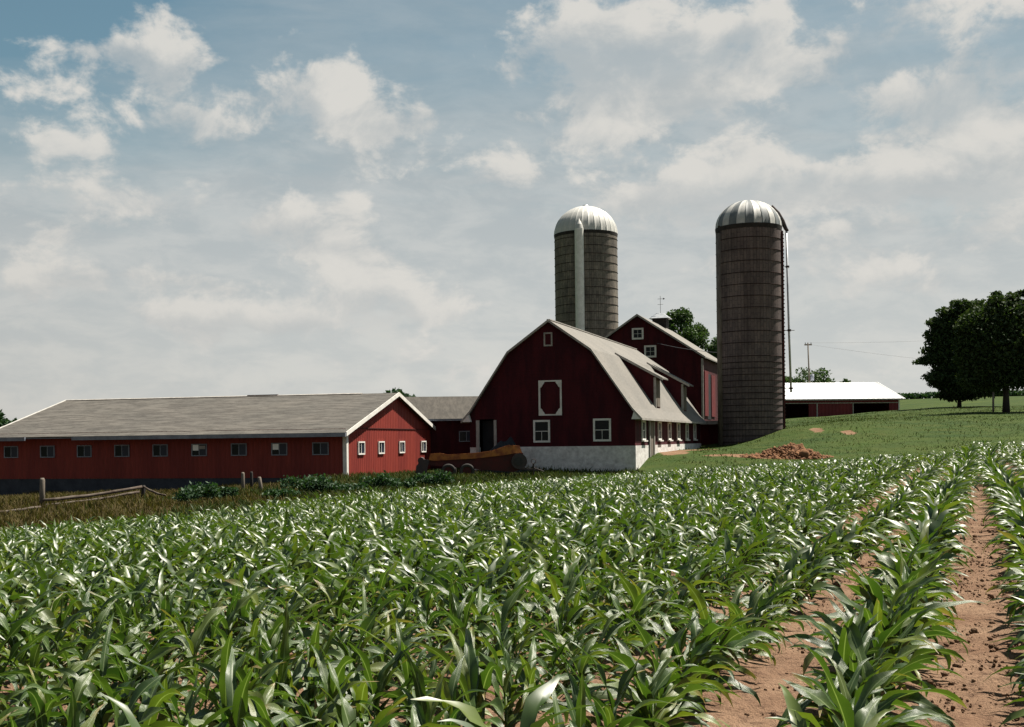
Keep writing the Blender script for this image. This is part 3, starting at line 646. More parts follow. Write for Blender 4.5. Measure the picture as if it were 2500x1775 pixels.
MB().box(-1.6, 7.5, -.56, -.455, e0 - .14, e0 + .01).build('gutter', shaded_white_grey, wing)
window(wing, (3.95, -.024, -.02 - W0), 0, 1.05, .78, 'slide', shaded_white_grey, .06)

# ---- gambrel barn
barn = empty('gambrel_barn', (7.99 - .951 * 5.7, 75.9 + .309 * 5.7, EYE - 2.6), math.radians(-18))
tag(barn, 'big dark red gambrel roofed barn with pale roof, dormers and whitewashed foundation', 'barn')
b0 = -2.6; HW, BL = 5.7, 27.4
def bz(v): return v - b0
PROF = [(0, 8.02), (2.9, 5.98), (5.62, 2.05), (6.22, 1.40)]
def halfw(z):
    z = z + b0
    if z < 1.6: return HW
    if z < 5.9: return min(HW, 2.87 + (5.9 - z) * (2.83 / 4.15) if z > 1.75 else HW)
    return max(.02, 2.87 * (7.95 - z) / 2.05)
holes = [(-5.05, -4.0, 0, bz(1.35))]
clap('wall', barn_red, barn, lambda z: (-halfw(z), halfw(z)), bz(-.40), bz(7.93), .21, [(-5.0, -3.95, 0, bz(1.38))])
MB().box(-HW, -5.02, .0, .2, 0, bz(-.405)).build('foundation', whitewash, barn)
m = MB(); m.box(-3.93, HW + .06, -.06, .2, 0, bz(-.403)); m.build('foundation', whitewash, barn)
MB().box(HW - .2, HW + .06, .201, BL, 0, bz(-.403)).build('foundation', whitewash, barn)
MB().box(-HW, -HW + .2, .201, BL, 0, bz(1.7)).build('wall', barn_red, barn)
# side wall with door opening (door between L 4.4 and 5.9)
m = MB()
def sidew(l0, l1, z0, z1):
    z = z0
    while z < z1 - .02:
        zt = min(z + .21, z1); m.add([(HW + .022, l0, z), (HW + .022, l1, z), (HW + .002, l1, zt), (HW + .002, l0, zt), (HW, l0, z), (HW, l1, z)], [(0, 1, 2, 3), (4, 5, 1, 0)]); z = zt
sidew(0, BL, bz(-.40), bz(1.75)); m.build('wall', barn_red, barn)
MB().box(-HW, HW, BL - .1, BL, bz(-2.6), bz(1.7)).build('wall', barn_red, barn)
MB().prism([(-HW, bz(1.71)), (HW, bz(1.71)), (2.85, bz(5.9)), (0, bz(7.9)), (-2.85, bz(5.9))], BL - .1, BL - .0).build('gable', barn_red, barn)
for s in (1, -1):
    pr = [(s * x, bz(z)) for x, z in PROF]
    slab('roof', shingle_pale, barn, pr, -.28, BL + .3, .10)
    rake('rake_board', greywhite, barn, [(x, z + .02) for x, z in pr], -.28, .17, .035)
    MB().prism([(s * 5.55, bz(1.32)), (s * 6.15, bz(1.32)), (s * 6.10, bz(1.52)), (s * 5.72, bz(1.86))], -.30, .0).build('cornice_return', white, barn)
    MB().box(*(sorted((s * 5.75, s * 6.2))), .0, BL + .25, bz(1.27), bz(1.298)).build('soffit', greywhite, barn)
    MB().box(*(sorted((s * 6.18, s * 6.26))), -.28, BL + .3, bz(1.26), bz(1.39)).build('gutter', greywhite, barn)
MB().box(-.12, .12, -.2, BL + .2, bz(8.0), bz(8.06)).build('ridge_cap', greywhite, barn)
cx = lambda u: 5.7 - u
window(barn, (cx(6.3), -.024, bz(-.13)), 0, 1.16, 1.50, 'dh', white, .13, False, .05)
window(barn, (cx(2.17), -.024, bz(-.10)), 0, 1.20, 1.50, 'dh', white, .13, False, .05)
window(barn, (cx(5.78), -.024, bz(6.27)), 0, .60, .92, 'one', greywhite, .10, False, .05, barn_red)
# framed loft door with shaped corners
lx, lz0, lz1, lw = cx(5.68), bz(1.66), bz(4.0), 1.6
ld = MB().box(lx - lw / 2 + .1, lx + lw / 2 - .1, -.045, -.0, lz0 + .08, lz1 - .08).build('loft_door', barn_red, barn)
m = MB(); m.box(lx - lw / 2, lx + lw / 2, -.085, -.046, lz1 - .09, lz1); m.box(lx - lw / 2, lx + lw / 2, -.085, -.046, lz0, lz0 + .09)
m.box(lx - lw / 2, lx - lw / 2 + .12, -.085, -.046, lz0 + .091, lz1 - .091); m.box(lx + lw / 2 - .12, lx + lw / 2, -.085, -.046, lz0 + .091, lz1 - .091)
m.build('frame', white, ld)
for sx in (-1, 1):
    for zz, sz in ((lz0 + .092, 1), (lz1 - .092, -1)):
        x0 = lx + sx * (lw / 2 - .121); c = [(0, 0), (.30, 0), (.26, .10), (.16, .22), (.10, .34), (0, .40)]
        poly = [(x0 - sx * a, zz + sz * b) for a, b in c]
        MB().prism(poly, -.083, -.047).build('corner_bracket', white, ld)
# small door opening at the left
dark_infill = MB().box(-4.98, -3.97, .55, .60, 0, bz(1.38)).build('door', black_in, barn)  # black board paints the dark inside of the opening
MB().box(-5.22, -5.0, -.12, .0, 0, bz(1.42)).build('door_post', greywhite, barn); MB().box(-3.96, -3.78, -.09, .0, bz(-.38), bz(1.42)).build('door_post', greywhite, barn)
# side windows with sills
for l in (2.6, 8.3, 12.2, 16.1, 20.1, 24.0):
    window(barn, (HW + .024, l, bz(-.06)), math.radians(90), 1.15, 1.32, 'dh', white, .12, True, .08)
sdoor = MB().box(HW + .061, HW + .10, 4.45, 5.75, 0, bz(1.28)).build('side_door', greywood, barn)
MB().box(HW + .065, HW + .17, 4.25, 4.445, 0, bz(1.30)).build('door_post', greywhite, sdoor); MB().box(HW + .065, HW + .17, 5.755, 5.95, 0, bz(1.30)).build('door_post', greywhite, sdoor)
# shed dormers
def steepx(z): return 2.9 + (5.98 - z) / (5.98 - 2.05) * (5.62 - 2.9)
for l0, l1 in ((8.4, 10.1), (20.0, 21.7)):
    fx = 5.48; ft = 4.50; fb = 2.1
    d = MB()
    d.add([(2.85, l0, bz(5.95)), (fx, l0, bz(ft)), (fx, l0, bz(fb)), (2.85, l1, bz(5.95)), (fx, l1, bz(ft)), (fx, l1, bz(fb))], [(0, 2, 1), (3, 4, 5), (1, 2, 5, 4)])
    d = d.build('dormer', barn_red, barn)
    m = MB(); v = []
    for dz in (0.12, .02):
        v += [(2.55, l0 - .18, bz(6.22) + dz), (fx + .55, l0 - .18, bz(4.28) + dz), (fx + .55, l1 + .25, bz(4.28) + dz), (2.55, l1 + .25, bz(6.22) + dz)]
    m.add(v, [(0, 1, 2, 3), (7, 6, 5, 4), (0, 4, 5, 1), (1, 5, 6, 2), (2, 6, 7, 3), (3, 7, 4, 0)]); m.build('dormer_roof', shingle_pale, d)
    m = MB(); m.add([(2.6, l0 - .22, bz(6.2) + .11), (fx + .56, l0 - .22, bz(4.27) + .11), (fx + .56, l0 - .22, bz(4.27) - .07), (2.6, l0 - .22, bz(6.2) - .07), (2.6, l0 - .19, bz(6.2) + .11), (fx + .56, l0 - .19, bz(4.27) + .11), (fx + .56, l0 - .19, bz(4.27) - .07), (2.6, l0 - .19, bz(6.2) - .07)],
          [(0, 1, 2, 3), (7, 6, 5, 4), (0, 4, 5, 1), (1, 5, 6, 2), (2, 6, 7, 3), (3, 7, 4, 0)]); m.build('rake_board', greywhite, d)
    MB().box(fx - .14, fx + .03, l0 - .04, l0 + .12, bz(fb) - .0, bz(ft) - .05).build('corner_board', greywhite, d)
    MB().box(fx + .002, fx + .05, l0 + .3, l1 - .25, bz(fb) + .25, bz(ft) - .25).build('dormer_door', greywood, d)

# ---- second barn, behind
barn2 = empty('gable_barn', (18.3 - .951 * 6.2, 112 + .309 * 6.2, EYE - 1.0), math.radians(-18))
tag(barn2, 'taller dark red gable roofed barn behind the gambrel barn with rooftop cupola', 'barn')
c0 = -1.0
def c2(v): return v - c0
H2, E2, A2, L2 = 6.2, 7.95, 12.05, 18.8
clap('wall', barn_red, barn2, lambda z: (-(H2 if z + c0 < E2 - .1 else max(.02, H2 * (A2 - z - c0) / (A2 - E2 + .1))), (H2 if z + c0 < E2 - .1 else max(.02, H2 * (A2 - z - c0) / (A2 - E2 + .1)))), 0, c2(A2 - .05), .22)
MB().box(H2 - .1, H2 + .0, .0, L2, 0, c2(E2 - .15)).build('wall', barn_red, barn2); MB().box(-H2, -H2 + .1, .0, L2, 0, c2(E2 - .15)).build('wall', barn_red, barn2)
MB().prism([(-H2, 0), (H2, 0), (H2, c2(E2)), (0, c2(A2)), (-H2, c2(E2))], L2 - .1, L2).build('wall', barn_red, barn2)
k2 = (A2 - E2) / H2
for s in (1, -1):
    pr = [(0, c2(A2 + .16)), (s * (H2 + .4), c2(E2 - .4 * k2 + .16))]
    slab('roof', shingle_pale, barn2, pr, -.3, L2 + .3, .12); rake('rake_board', greywhite, barn2, [(x, z + .02) for x, z in pr], -.3, .2, .04)
MB().box(H2 - .05, H2 + .14, -.12, .0, 0, c2(E2 - .25)).build('corner_board', greywhite, barn2)
window(barn2, (.0, -.024, c2(9.75)), 0, 1.15, 1.12, 'four', white, .17, False, .06)
window(barn2, (1.22, -.024, c2(7.95)), 0, 1.18, 1.18, 'four', white, .17, False, .06)
window(barn2, (-1.15, -.024, c2(7.95)), 0, 1.15, 1.10, 'four', white, .17, False, .06)
MB().box(H2 + .05, H2 + .12, 1.0, 3.3, c2(2.2), c2(6.6)).build('sliding_door', door_red, barn2); MB().box(H2 + .05, H2 + .10, 5.6, 8.2, c2(2.2), c2(6.4)).build('sliding_door', door_red, barn2)
MB().box(H2 + .002, H2 + .03, 3.35, 5.55, c2(1.9), c2(6.4)).build('doorway_dark', black_in, barn2)  # black slab on the wall paints the dark of an open doorway
cup = MB().box(-.75, .75, 11.2, 12.7, c2(A2 - .1), c2(A2 + .85)).build('cupola', darkwood, barn2)
m = MB(); m.add([(-1.1, 10.85, c2(A2 + .85)), (1.1, 10.85, c2(A2 + .85)), (1.1, 13.05, c2(A2 + .85)), (-1.1, 13.05, c2(A2 + .85)), (-.35, 11.6, c2(A2 + 1.45)), (.35, 11.6, c2(A2 + 1.45)), (.35, 12.3, c2(A2 + 1.45)), (-.35, 12.3, c2(A2 + 1.45))],
      [(3, 2, 1, 0), (4, 5, 6, 7), (0, 1, 5, 4), (1, 2, 6, 5), (2, 3, 7, 6), (3, 0, 4, 7)]); m.build('cupola_roof', galv, cup)
m = MB(); m.tube([(0, 11.95, c2(A2 + 1.4)), (0, 11.95, c2(A2 + 3.3))], .022, 6); m.tube([(-.3, 11.95, c2(A2 + 2.4)), (.3, 11.95, c2(A2 + 2.4))], .018, 5); m.tube([(-.3, 11.95, c2(A2 + 3.0)), (.3, 11.95, c2(A2 + 3.0))], .02, 5)
m.add([(.3, 11.93, c2(A2 + 2.88)), (.5, 11.95, c2(A2 + 3.0)), (.3, 11.97, c2(A2 + 3.12))], [(0, 1, 2), (2, 1, 0)]); m.build('weather_vane', iron, cup)

# ---- low lean-to between barn and right silo
lean = empty('lean_to', (17.6, 103.6, EYE - 1.2), math.radians(-18)); tag(lean, 'small flat pale roofed lean-to tucked between barn and right silo', 'shed')
MB().box(-1.6, 2.2, -.4, 3.8, 2.6, 2.75).build('roof', shingle_pale, lean); MB().box(-1.6, 2.2, -.5, -.405, 2.45, 2.77).build('fascia', greywhite, lean)
MB().box(-1.5, 2.1, .2, 3.7, 0, 2.59).build('wall', barn_red, lean)

# ---- silos
def silo(name, x, y, r, zb, zw, domeh, smat, hoops, panels, label, phase=0.0):
    root = empty(name, (x, y, EYE + zb)); tag(root, label, 'silo'); H = zw - zb
    n = 96; th = np.linspace(0, 2 * np.pi, n + 1); V = []; UV = []
    for z in (0, H * .5, H):
        for a in th: V.append((r * math.cos(a), r * math.sin(a), z)); UV.append((z, a * r))
    Fq = [(k * (n + 1) + i, k * (n + 1) + i + 1, (k + 1) * (n + 1) + i + 1, (k + 1) * (n + 1) + i) for k in range(2) for i in range(n)]
    link('wall', npmesh('wall', V, Fq, smat, True, np.array(UV)), root)
    tor = MB(); rr = .028; N = 64
    path = [(r + .03, 0)]
    v = []; f = []
    for i in range(N):
        a = i * 2 * math.pi / N
        for k in range(4):
            b = k * math.pi / 2; v.append(((r + .015 + rr * math.cos(b)) * math.cos(a), (r + .015 + rr * math.cos(b)) * math.sin(a), rr * math.sin(b)))
    for i in range(N):
        for k in range(4): f.append((i * 4 + k, ((i + 1) % N) * 4 + k, ((i + 1) % N) * 4 + (k + 1) % 4, i * 4 + (k + 1) % 4))
    hm = npmesh('hoop', v, f, hoop_iron, False)
    for z in hoops(H): link('hoop', hm, root, (0, 0, z), (0, 0, rnd.uniform(0, 6)))
    MB().add([( (r + d) * math.cos(i * 2 * math.pi / 64), (r + d) * math.sin(i * 2 * math.pi / 64), z) for z, d in ((H - .35, .02), (H + .02, .07)) for i in range(64)],
             [(i, (i + 1) % 64, 64 + (i + 1) % 64, 64 + i) for i in range(64)]).build('rim', darkwood, root)
    # dome panels, each a gore with a raised seam
    np_, mats = panels; Rd = r + .03; dm = []
    segs = 9
    for mt in mats:
        v = []; f = []; w = 2 * math.pi / np_
        for i in range(segs + 1):
            e = math.pi / 2 * i / segs; rc = Rd * math.cos(e) ; zc = domeh * math.sin(e)
            for k, bulge in ((0, 0), (.06, .045), (.12, 0), (.5, .0), (.88, .0), (1, 0)):
                a = (k - .5) * w; q = rc + bulge * (1 if rc > .2 else 0); v.append((q * math.cos(a), q * math.sin(a), zc))
        for i in range(segs):
            for k in range(5): f.append((i * 6 + k, i * 6 + k + 1, (i + 1) * 6 + k + 1, (i + 1) * 6 + k))
        dm.append(npmesh('dome_panel', v, f, mt, False))
    for i in range(np_): link('dome_panel', dm[i % len(dm)], root, (0, 0, H), (0, 0, phase + i * 2 * math.pi / np_))
    return root, H
s1, H1 = silo('silo', .0653 * 140, 140, 3.76, -1.6, 24.55, 3.45, stave_grey, lambda H: [H - .75 - i * .98 for i in range(14)] + [H - 14.2 - i * .62 for i in range(19)],
              (30, (galv_pale,)), 'left concrete silo with smooth white dome and white chute down its front')
ca_ = math.radians(-90 - 15); 
px_, py_ = math.cos(ca_) * 3.95, math.sin(ca_) * 3.95
ch = MB().tube([(px_, py_, 2), (px_, py_, H1 + .1)], .53, 20, False).build('chute', white, s1, smooth=True)
MB().tube([(px_, py_, H1 + .1), (px_, py_, H1 + .6), (px_, py_ + .1, H1 + 1.35)], [.53, .38, .03], 20).build('chute_cap', galv_pale, ch)
MB().tube([(0, 0, H1 + 3.40), (0, 0, H1 + 3.62)], [.45, .3], 16).build('cap', galv, s1)
s2, Hs2 = silo('silo', .2047 * 101.2, 101.2, 2.79, -1.6, 18.15, 2.42, stave_plum, lambda H: [H - 1.15 - i * .99 for i in range(10)] + [H - 11.2 - i * .52 for i in range(16)],
               (24, (galv_pale, galv_dark)), 'right dark silo with striped dome and tall filler pipe beside it', .09)
# pale vertical chute on its left side, dark roof hood, filler pipe
a = math.radians(195); cx_, cy_ = math.cos(a) * 2.72, math.sin(a) * 2.72
MB().tube([(cx_, cy_, 1.0), (cx_, cy_, Hs2 - .5)], .34, 14).build('chute', greywood, s2, smooth=True)
m = MB(); m.tube([(cx_ , cy_, Hs2 - .5), (cx_ + .1, cy_, Hs2 - .1), (cx_ + .7, cy_ * .8, Hs2 + .3)], [.37, .36, .12], 14); m.build('chute_hood', iron, s2)
m = MB()
hx = [(1.9, -.55, 1.85), (2.45, -.5, 1.25), (2.85, -.45, .55), (3.12, -.45, -.1), (3.3, -.45, -.35)]
m.tube([(a_, b_, Hs2 + c_) for a_, b_, c_ in hx], [.12, .17, .19, .17, .13], 10); m.build('filler_hood', iron, s2)
pz = EYE + 3.9 - (EYE - 1.6)
fp = MB().tube([(3.18, -.45, Hs2 - .15), (3.30, -.45, Hs2 * .55), (3.42, -.45, pz)], .095, 10).build('filler_pipe', galv, s2, smooth=True)
for z, l in ((Hs2 - 3.4, .10), (Hs2 * .55, .1), (Hs2 - 8.9, .45), (pz + .35, .2)):
    xx = 3.18 + (Hs2 - z) / (Hs2 - pz) * .24
    m = MB(); m.tube([(xx, -.45, z - .08), (xx, -.45, z + .08)], .16, 10); m.tube([(2.6, -.45, z), (xx + l, -.45, z)], .03, 6); m.build('bracket', iron, fp)
# ladder of hoop lugs up the right edge
lug = MB().box(2.66, 2.90, -.72, -.58, 0, .09).build('lug', iron, s2, (0, 0, 2.2)); z = 2.53
while z < Hs2 - .4: link('lug', lug.data, s2, (0, 0, z)); z += .33
MB().box(2.60, 2.74, -1.15, -.95, 1.8, Hs2 - .4).build('ladder_rail', rustred, s2)

# ---- white roofed shed on the hill
shed = empty('machine_shed', (63.1, 190, EYE + 3.0), math.radians(6)); tag(shed, 'low red machine shed with white metal roof and dark open bays on the hill', 'shed')
Z0 = 3.0; SL, SD = 34.0, 20.8; e_, a_ = 6.15 - Z0, 9.25 - Z0
slab_pts = None
def shed_box(x0, x1, name, mat, z0=0, z1=None, y0=0, y1=.12): return MB().box(x0, x1, y0, y1, z0, z1 if z1 is not None else e_ - .02).build(name, mat, shed)
bays = [(-15.7 - 6.6, -15.7 - 1.7), (-11.6 + .1 - .1, -2.3)]
bay1, bay2 = (-25.0, -15.25), (-7.75, -1.7)
top_ = e_ - .62
def swall(x0, x1, z0, z1): ribbed(lambda x: z1, x0, x1, z0, .6, .03, red_shed, 'wall', shed)
red_shed = worn('shed_red_metal', (.13, .011, .014), (.10, .009, .012), .5, .6)
swall(-SL, 0, top_, e_ - .02); swall(-1.7, 0, 0, top_ - .001); swall(bay1[1], bay2[0], 0, top_ - .001); swall(-SL, bay1[0], 0, top_ - .001)
MB().box(-SL, 0, -.05, -.031, top_ - .09, top_ + .03).build('track_board', greywhite, shed)
MB().box(-.16, .04, -.09, -.031, 0, e_ - .1).build('corner_board', white, shed); MB().box(-13.95, -13.75, -.09, -.031, 0, top_ - .1).build('door_post', greywhite, shed); MB().box(-7.9, -7.76, -.09, -.031, 0, top_ - .1).build('door_post', greywhite, shed)
MB().box(-.1, .0, .05, SD, 0, e_ - .05).build('wall', red_shed, shed); MB().box(-SL, -SL + .1, .05, SD, 0, e_ - .05).build('wall', red_shed, shed); MB().box(-SL + .11, -.11, SD - .1, SD, 0, e_).build('wall', red_shed, shed)
m = MB(); m.add([(-.05, 0, e_ - .04), (-.05, SD, e_ - .04), (-.05, SD / 2, a_ - .1)], [(0, 1, 2)]); m.build('gable', red_shed, shed)
for (y0, y1, z0, z1) in ((-.4, SD / 2, e_ - .12, a_), (SD + .4, SD / 2, e_ - .12, a_)):
    V = []; xs = []; x = -SL - .3
    while x < .4: xs += [(x, 0), (x + .62, 0), (x + .68, .05), (x + .78, .05)]; x += .84
    xs.append((.45, 0))
    for (q, d) in xs: V += [(q, y0, z0 + d + .05), (q, y1, z1 + d + .05)]
    link('roof', npmesh('roof', V, [(2 * i, 2 * i + 2, 2 * i + 3, 2 * i + 1) for i in range(len(xs) - 1)], metal_roof), shed)
MB().box(-SL - .3, .45, -.44, -.405, e_ - .22, e_ + .02).build('fascia', greywhite, shed)
rk_ = MB(); rk_.beam((.42, -.4, e_ - .1), (.42, SD / 2, a_ + .02), .06, .2); rk_.beam((.42, SD + .4, e_ - .1), (.42, SD / 2, a_ + .02), .06, .2); rk_.build('rake_board', white, shed)

# ---- manure spreader
sp = empty('manure_spreader', (-4.95, 71.6, g1(-2, 71.6) - .02), math.radians(2)); tag(sp, 'old red manure spreader with orange top boards parked in the weeds', 'spreader')
# local x right (front/hitch), wheels near the left end
m = MB(); m.prism([(-.35, .85), (5.0, .35), (5.55, .55), (5.6, 1.5), (5.0, 1.55), (-.1, 1.2)], -.75, .75); m.build('body', rustred, sp)
m = MB(); v = [(-.15, 1.15), (.2, 1.1), (2.6, 1.2), (4.4, 1.38), (5.0, 1.48), (5.0, 1.95), (4.75, 2.0), (3.7, 1.66), (2.8, 1.55), (1.0, 1.45), (.5, 1.56), (-.05, 1.52)]
m.prism(v, -.83, -.76); m.build('side_board', orange, sp); MB().prism(v, .76, .83).build('side_board', orange, sp)
MB().add([(5.0, -.83, 1.5), (5.55, -.70, 1.5), (5.38, -.66, 1.96), (4.98, -.80, 1.98), (5.0, .8, 1.5), (5.5, .7, 1.5), (5.3, .66, 1.96), (4.98, .8, 1.98)], [(0, 1, 2, 3), (7, 6, 5, 4), (1, 5, 6, 2), (2, 6, 7, 3)]).build('front_board', orange, sp)
m = MB()
for z in (.55, .85, 1.12): m.tube([(-.62, -.8, z), (-.62, .8, z)], .2, 8)
m.prism([(-.95, .35), (-.3, .3), (-.1, 1.15), (-.5, 1.2), (-.9, .8)], -.86, -.76); m.build('beater', iron, sp)
for wx in (1.05, 2.18):
    for sy in (-1, 1):
        w = empty('wheel', (wx, sy * 1.0, .45)); w.parent = sp
        m = MB(); N = 24; v = []; f = []
        for i in range(N):
            a = i * 2 * math.pi / N
            for rr_, yy in ((.27, -.11), (.40, -.12), (.455, -.07), (.46, .07), (.40, .12), (.27, .11)): v.append((rr_ * math.cos(a), yy, rr_ * math.sin(a)))
        for i in range(N):
            for k in range(6): f.append((i * 6 + k, i * 6 + (k + 1) % 6, ((i + 1) % N) * 6 + (k + 1) % 6, ((i + 1) % N) * 6 + k))
        m.add(v, f); m.build('tyre', tyre, w, smooth=True)
        m = MB(); m.tube([(0, -.07, 0), (0, .07, 0)], .268, 20); m.tube([(0, -.13, 0), (0, .13, 0)], .07, 10); m.build('rim', rustred, w)
m = MB(); m.tube([(5.35, -.92, 1.0), (5.35, -.78, 1.0)], [.48, .48], 22); m.build('gear_guard', iron, sp)
MB().tube([(5.3, -.97, 1.0), (5.3, -.925, 1.0)], .26, 18).build('gear', tyre, sp)
m = MB(); m.beam((5.3, -.3, .55), (6.75, 0, .42), .09, .12); m.beam((5.3, .3, .55), (6.75, 0, .42), .09, .12); m.build('tongue', iron, sp)
m = MB(); m.tube([(6.25, -.1, .1), (6.25, -.1, .85)], .06, 8)
m.tube([(6.25 + .14 * math.cos(i * math.pi / 6), -.1, .98 + .14 * math.sin(i * math.pi / 6)) for i in range(13)], .025, 6, False); m.tube([(6.25, -.1, .6), (6.9, -.1, .35)], .03, 6); m.build('jack', iron, sp)

# black rounded heap behind the spreader
def heap(name, cx, cy, rx, ry, h, mat, label, cat, seed=0, n=60, rough=.18, kind=None, gfun=None):
    u = np.linspace(-1, 1, n); U, V_ = np.meshgrid(u, u, indexing='ij'); r = np.hypot(U, V_)
    prof = np.clip(1 - r ** 1.6, 0, 1) ** .85
    X = cx + U * rx; Y = cy + V_ * ry; nz = fbm(X * 1.1 + seed, Y * 1.1, 4) - .5; nf = fbm(X * 4 + seed, Y * 4, 4) - .5
    Z = G(X, Y) - .12 + prof * h * (1 + nz * 1.2) + (nz * rough + nf * rough * 1.6) * np.clip(prof * 3, 0, 1)
    ix = np.arange(n * n).reshape(n, n); f = np.stack([ix[:-1, :-1], ix[1:, :-1], ix[1:, 1:], ix[:-1, 1:]], -1).reshape(-1, 4)
    Z0_ = g1(cx, cy); P = np.stack([X - cx, Y - cy, Z - Z0_], -1).reshape(-1, 3); keep = (r.ravel()[f] < 1.02).all(1)
    o = link(name, npmesh(name, P, f[keep], mat, True)); o.location = (cx, cy, Z0_); return tag(o, label, cat, kind=kind)
heap('tarp_heap', -.55, 76.6, 1.7, 1.2, 2.15, black_in, 'black rounded heap between the spreader and the barn door', 'heap', 4, 40, .05)
dirt = worn('red_brown_dirt', (.215, .110, .055), (.085, .042, .025), 1.6, .95, .1, 1.0)
heap('dirt_pile', 18.9, 79.6, 2.1, 1.5, .74, dirt, 'heap of red brown dirt at the foot of the grass slope', 'dirt pile', 9, 90,   .42)
nn = 900; th = nr.uniform(0, 6.28, nn); rr = np.sqrt(nr.random(nn)); cX = 18.6 + np.cos(th) * rr * 3.2; cY = 79.3 + np.sin(th) * rr * 1.7; s = nr.gamma(2.0, .03, nn) + .02
V = ico[None] * (s[:, None, None] * nr.uniform(.6, 1.3, (nn, 12, 1))) + np.stack([cX, cY, G(cX, cY) + np.clip(1 - np.hypot((cX - 18.9) / 2.2, (cY - 79.6) / 1.7) ** 1.6, 0, 1) * .72], -1)[:, None]
tag(link('dirt_lump', npmesh('dirt_lump', V.reshape(-1, 3), (icf[None] + 12 * np.arange(nn)[:, None, None]).reshape(-1, 3), dirt, True)), 'loose red brown lumps strewn round the dirt pile', kind='stuff')

# ------------------------------------------------------------------ trees and bushes
def crown_mesh(lobes, nleaf, size, mat, name, rgn, flat=1.0):
    """lobes: (x,y,z,rx,ry,rz); leaf faces spread through the outer shell of each lobe"""
    vol = np.array([l[3] * l[4] * l[5] for l in lobes]) ** .67; cntv = (vol / vol.sum() * nleaf).astype(int) + 1; Ps = []
    for l, c in zip(lobes, cntv):
        d = rgn.normal(size=(c, 3)); d /= np.linalg.norm(d, axis=1)[:, None]; r = rgn.random(c) ** .45 * (1 + rgn.normal(0, .09, c))
        Ps.append(np.array(l[:3]) + d * r[:, None] * np.array(l[3:6]))
    P = np.concatenate(Ps); n = len(P); a = rgn.normal(size=(n, 3)); a /= np.linalg.norm(a, axis=1)[:, None]
    b = np.cross(a, rgn.normal(size=(n, 3))); b /= np.linalg.norm(b, axis=1)[:, None]; s = (size * rgn.uniform(.6, 1.4, n))[:, None]
    a[:, 2] *= flat; b[:, 2] *= flat
    V = np.stack([P - a * s, P - b * s * .5, P + a * s, P + b * s * .5], 1)
    return npmesh(name, V.reshape(-1, 3), np.arange(n * 4).reshape(n, 4), mat)
def tree(x, y, h, crown_lobes, trunk_r, fork, label, mat, nleaf, size, seed, name='broadleaf_tree', cat='tree', group=None, zoff=0.0):
    rgn = np.random.default_rng(seed); z = g1(x, y) + zoff; root = empty(name, (x, y, z)); tag(root, label, cat, group)
    m = MB(); m.tube([(0, 0, -.3), (.02, 0, fork * .5), (0, .03, fork), (.05, 0, h * .75)], [trunk_r * 1.35, trunk_r, trunk_r * .85, trunk_r * .25], 10)
    m.build('trunk', bark, root, smooth=True)
    lb = crown_lobes[:]; rgn2 = random.Random(seed)
    for l in rgn2.sample(lb, min(9, len(lb))):
        a = Vector((0, 0, fork + rgn2.uniform(0, h * .25))); b = Vector(l[:3]); mid = (a + b) / 2 + Vector((0, 0, -.03 * h))
        MB().tube([a, mid, b], [trunk_r * .45, trunk_r * .28, trunk_r * .08], 6).build('limb', bark, root, smooth=True)
    link('crown', crown_mesh(lb, nleaf, size, mat, 'crown', rgn), root); return root
def lobeset(seed, cx, cz, rx, rz, n, lr=(.22, .42), flat=.7, spread=1.0):
    r = random.Random(seed); out = [(cx, 0, cz, rx * .62, rx * .62, rz * .62)]
    for _ in range(n):
        while True:
            d = Vector((r.gauss(0, 1), r.gauss(0, 1), r.gauss(0, 1))).normalized()
            if d.z > -.85: break
        q = r.uniform(lr[0], lr[1]); out.append((cx + d.x * rx * .72 * spread, d.y * rx * .72, cz + d.z * rz * .72, rx * q, rx * q, rz * q * flat))
    return out
# the dark pair on the right
YA = 137.0; XA = (2343 - 1250) / 2850 * YA
sA = YA / 2850
LA = [((dx_) * sA, dy_, (dz_) * sA, rx_ * sA, rx_ * sA * .8, rz_ * sA) for dx_, dy_, dz_, rx_, rz_ in (
    (0, 0, 110, 62, 62), (10, 1, 175, 60, 60), (30, 0, 215, 55, 40), (0, -1, 55, 52, 34), (40, 1, 90, 55, 55), (-10, 0, 30, 40, 17), (25, 0, 28, 34, 14),
    (-75, .5, 112, 36, 9), (-58, 0, 122, 34, 13), (-50, 1, 140, 36, 11), (-62, -1, 72, 34, 13), (-45, 0, 60, 34, 16), (-52, 0, 165, 26, 18), (-50, 0, 195, 22, 10), (-48, 0, 212, 22, 9), (-25, 0, 232, 30, 14), (-30, 0, 200, 34, 28),
    (-35, 0, 92, 30, 12), (-25, 0, 45, 26, 14), (5, 0, 252, 26, 12), (-32, 0, 28, 26, 8), (55, 0, 150, 55, 60), (60, 0, 60, 45, 40), (85, 0, 120, 50, 60), (80, 0, 190, 50, 50), (85, 0, 60, 40, 36), (40, 0, 235, 45, 26), (-40, 0, 150, 40, 40), (-30, 0, 80, 40, 35), (-62, 0, 178, 26, 12), (-58, 0, 205, 24, 8))]
tree(XA, YA, 12.0, LA, .22, 1.2, 'left one of the dark spreading trees on the hill, crown almost touching the grass', tree_leaf, 42000, .20, 21)
YB = 120.0; XB = (2457 - 1250) / 2850 * YB; sB = YB / 2850
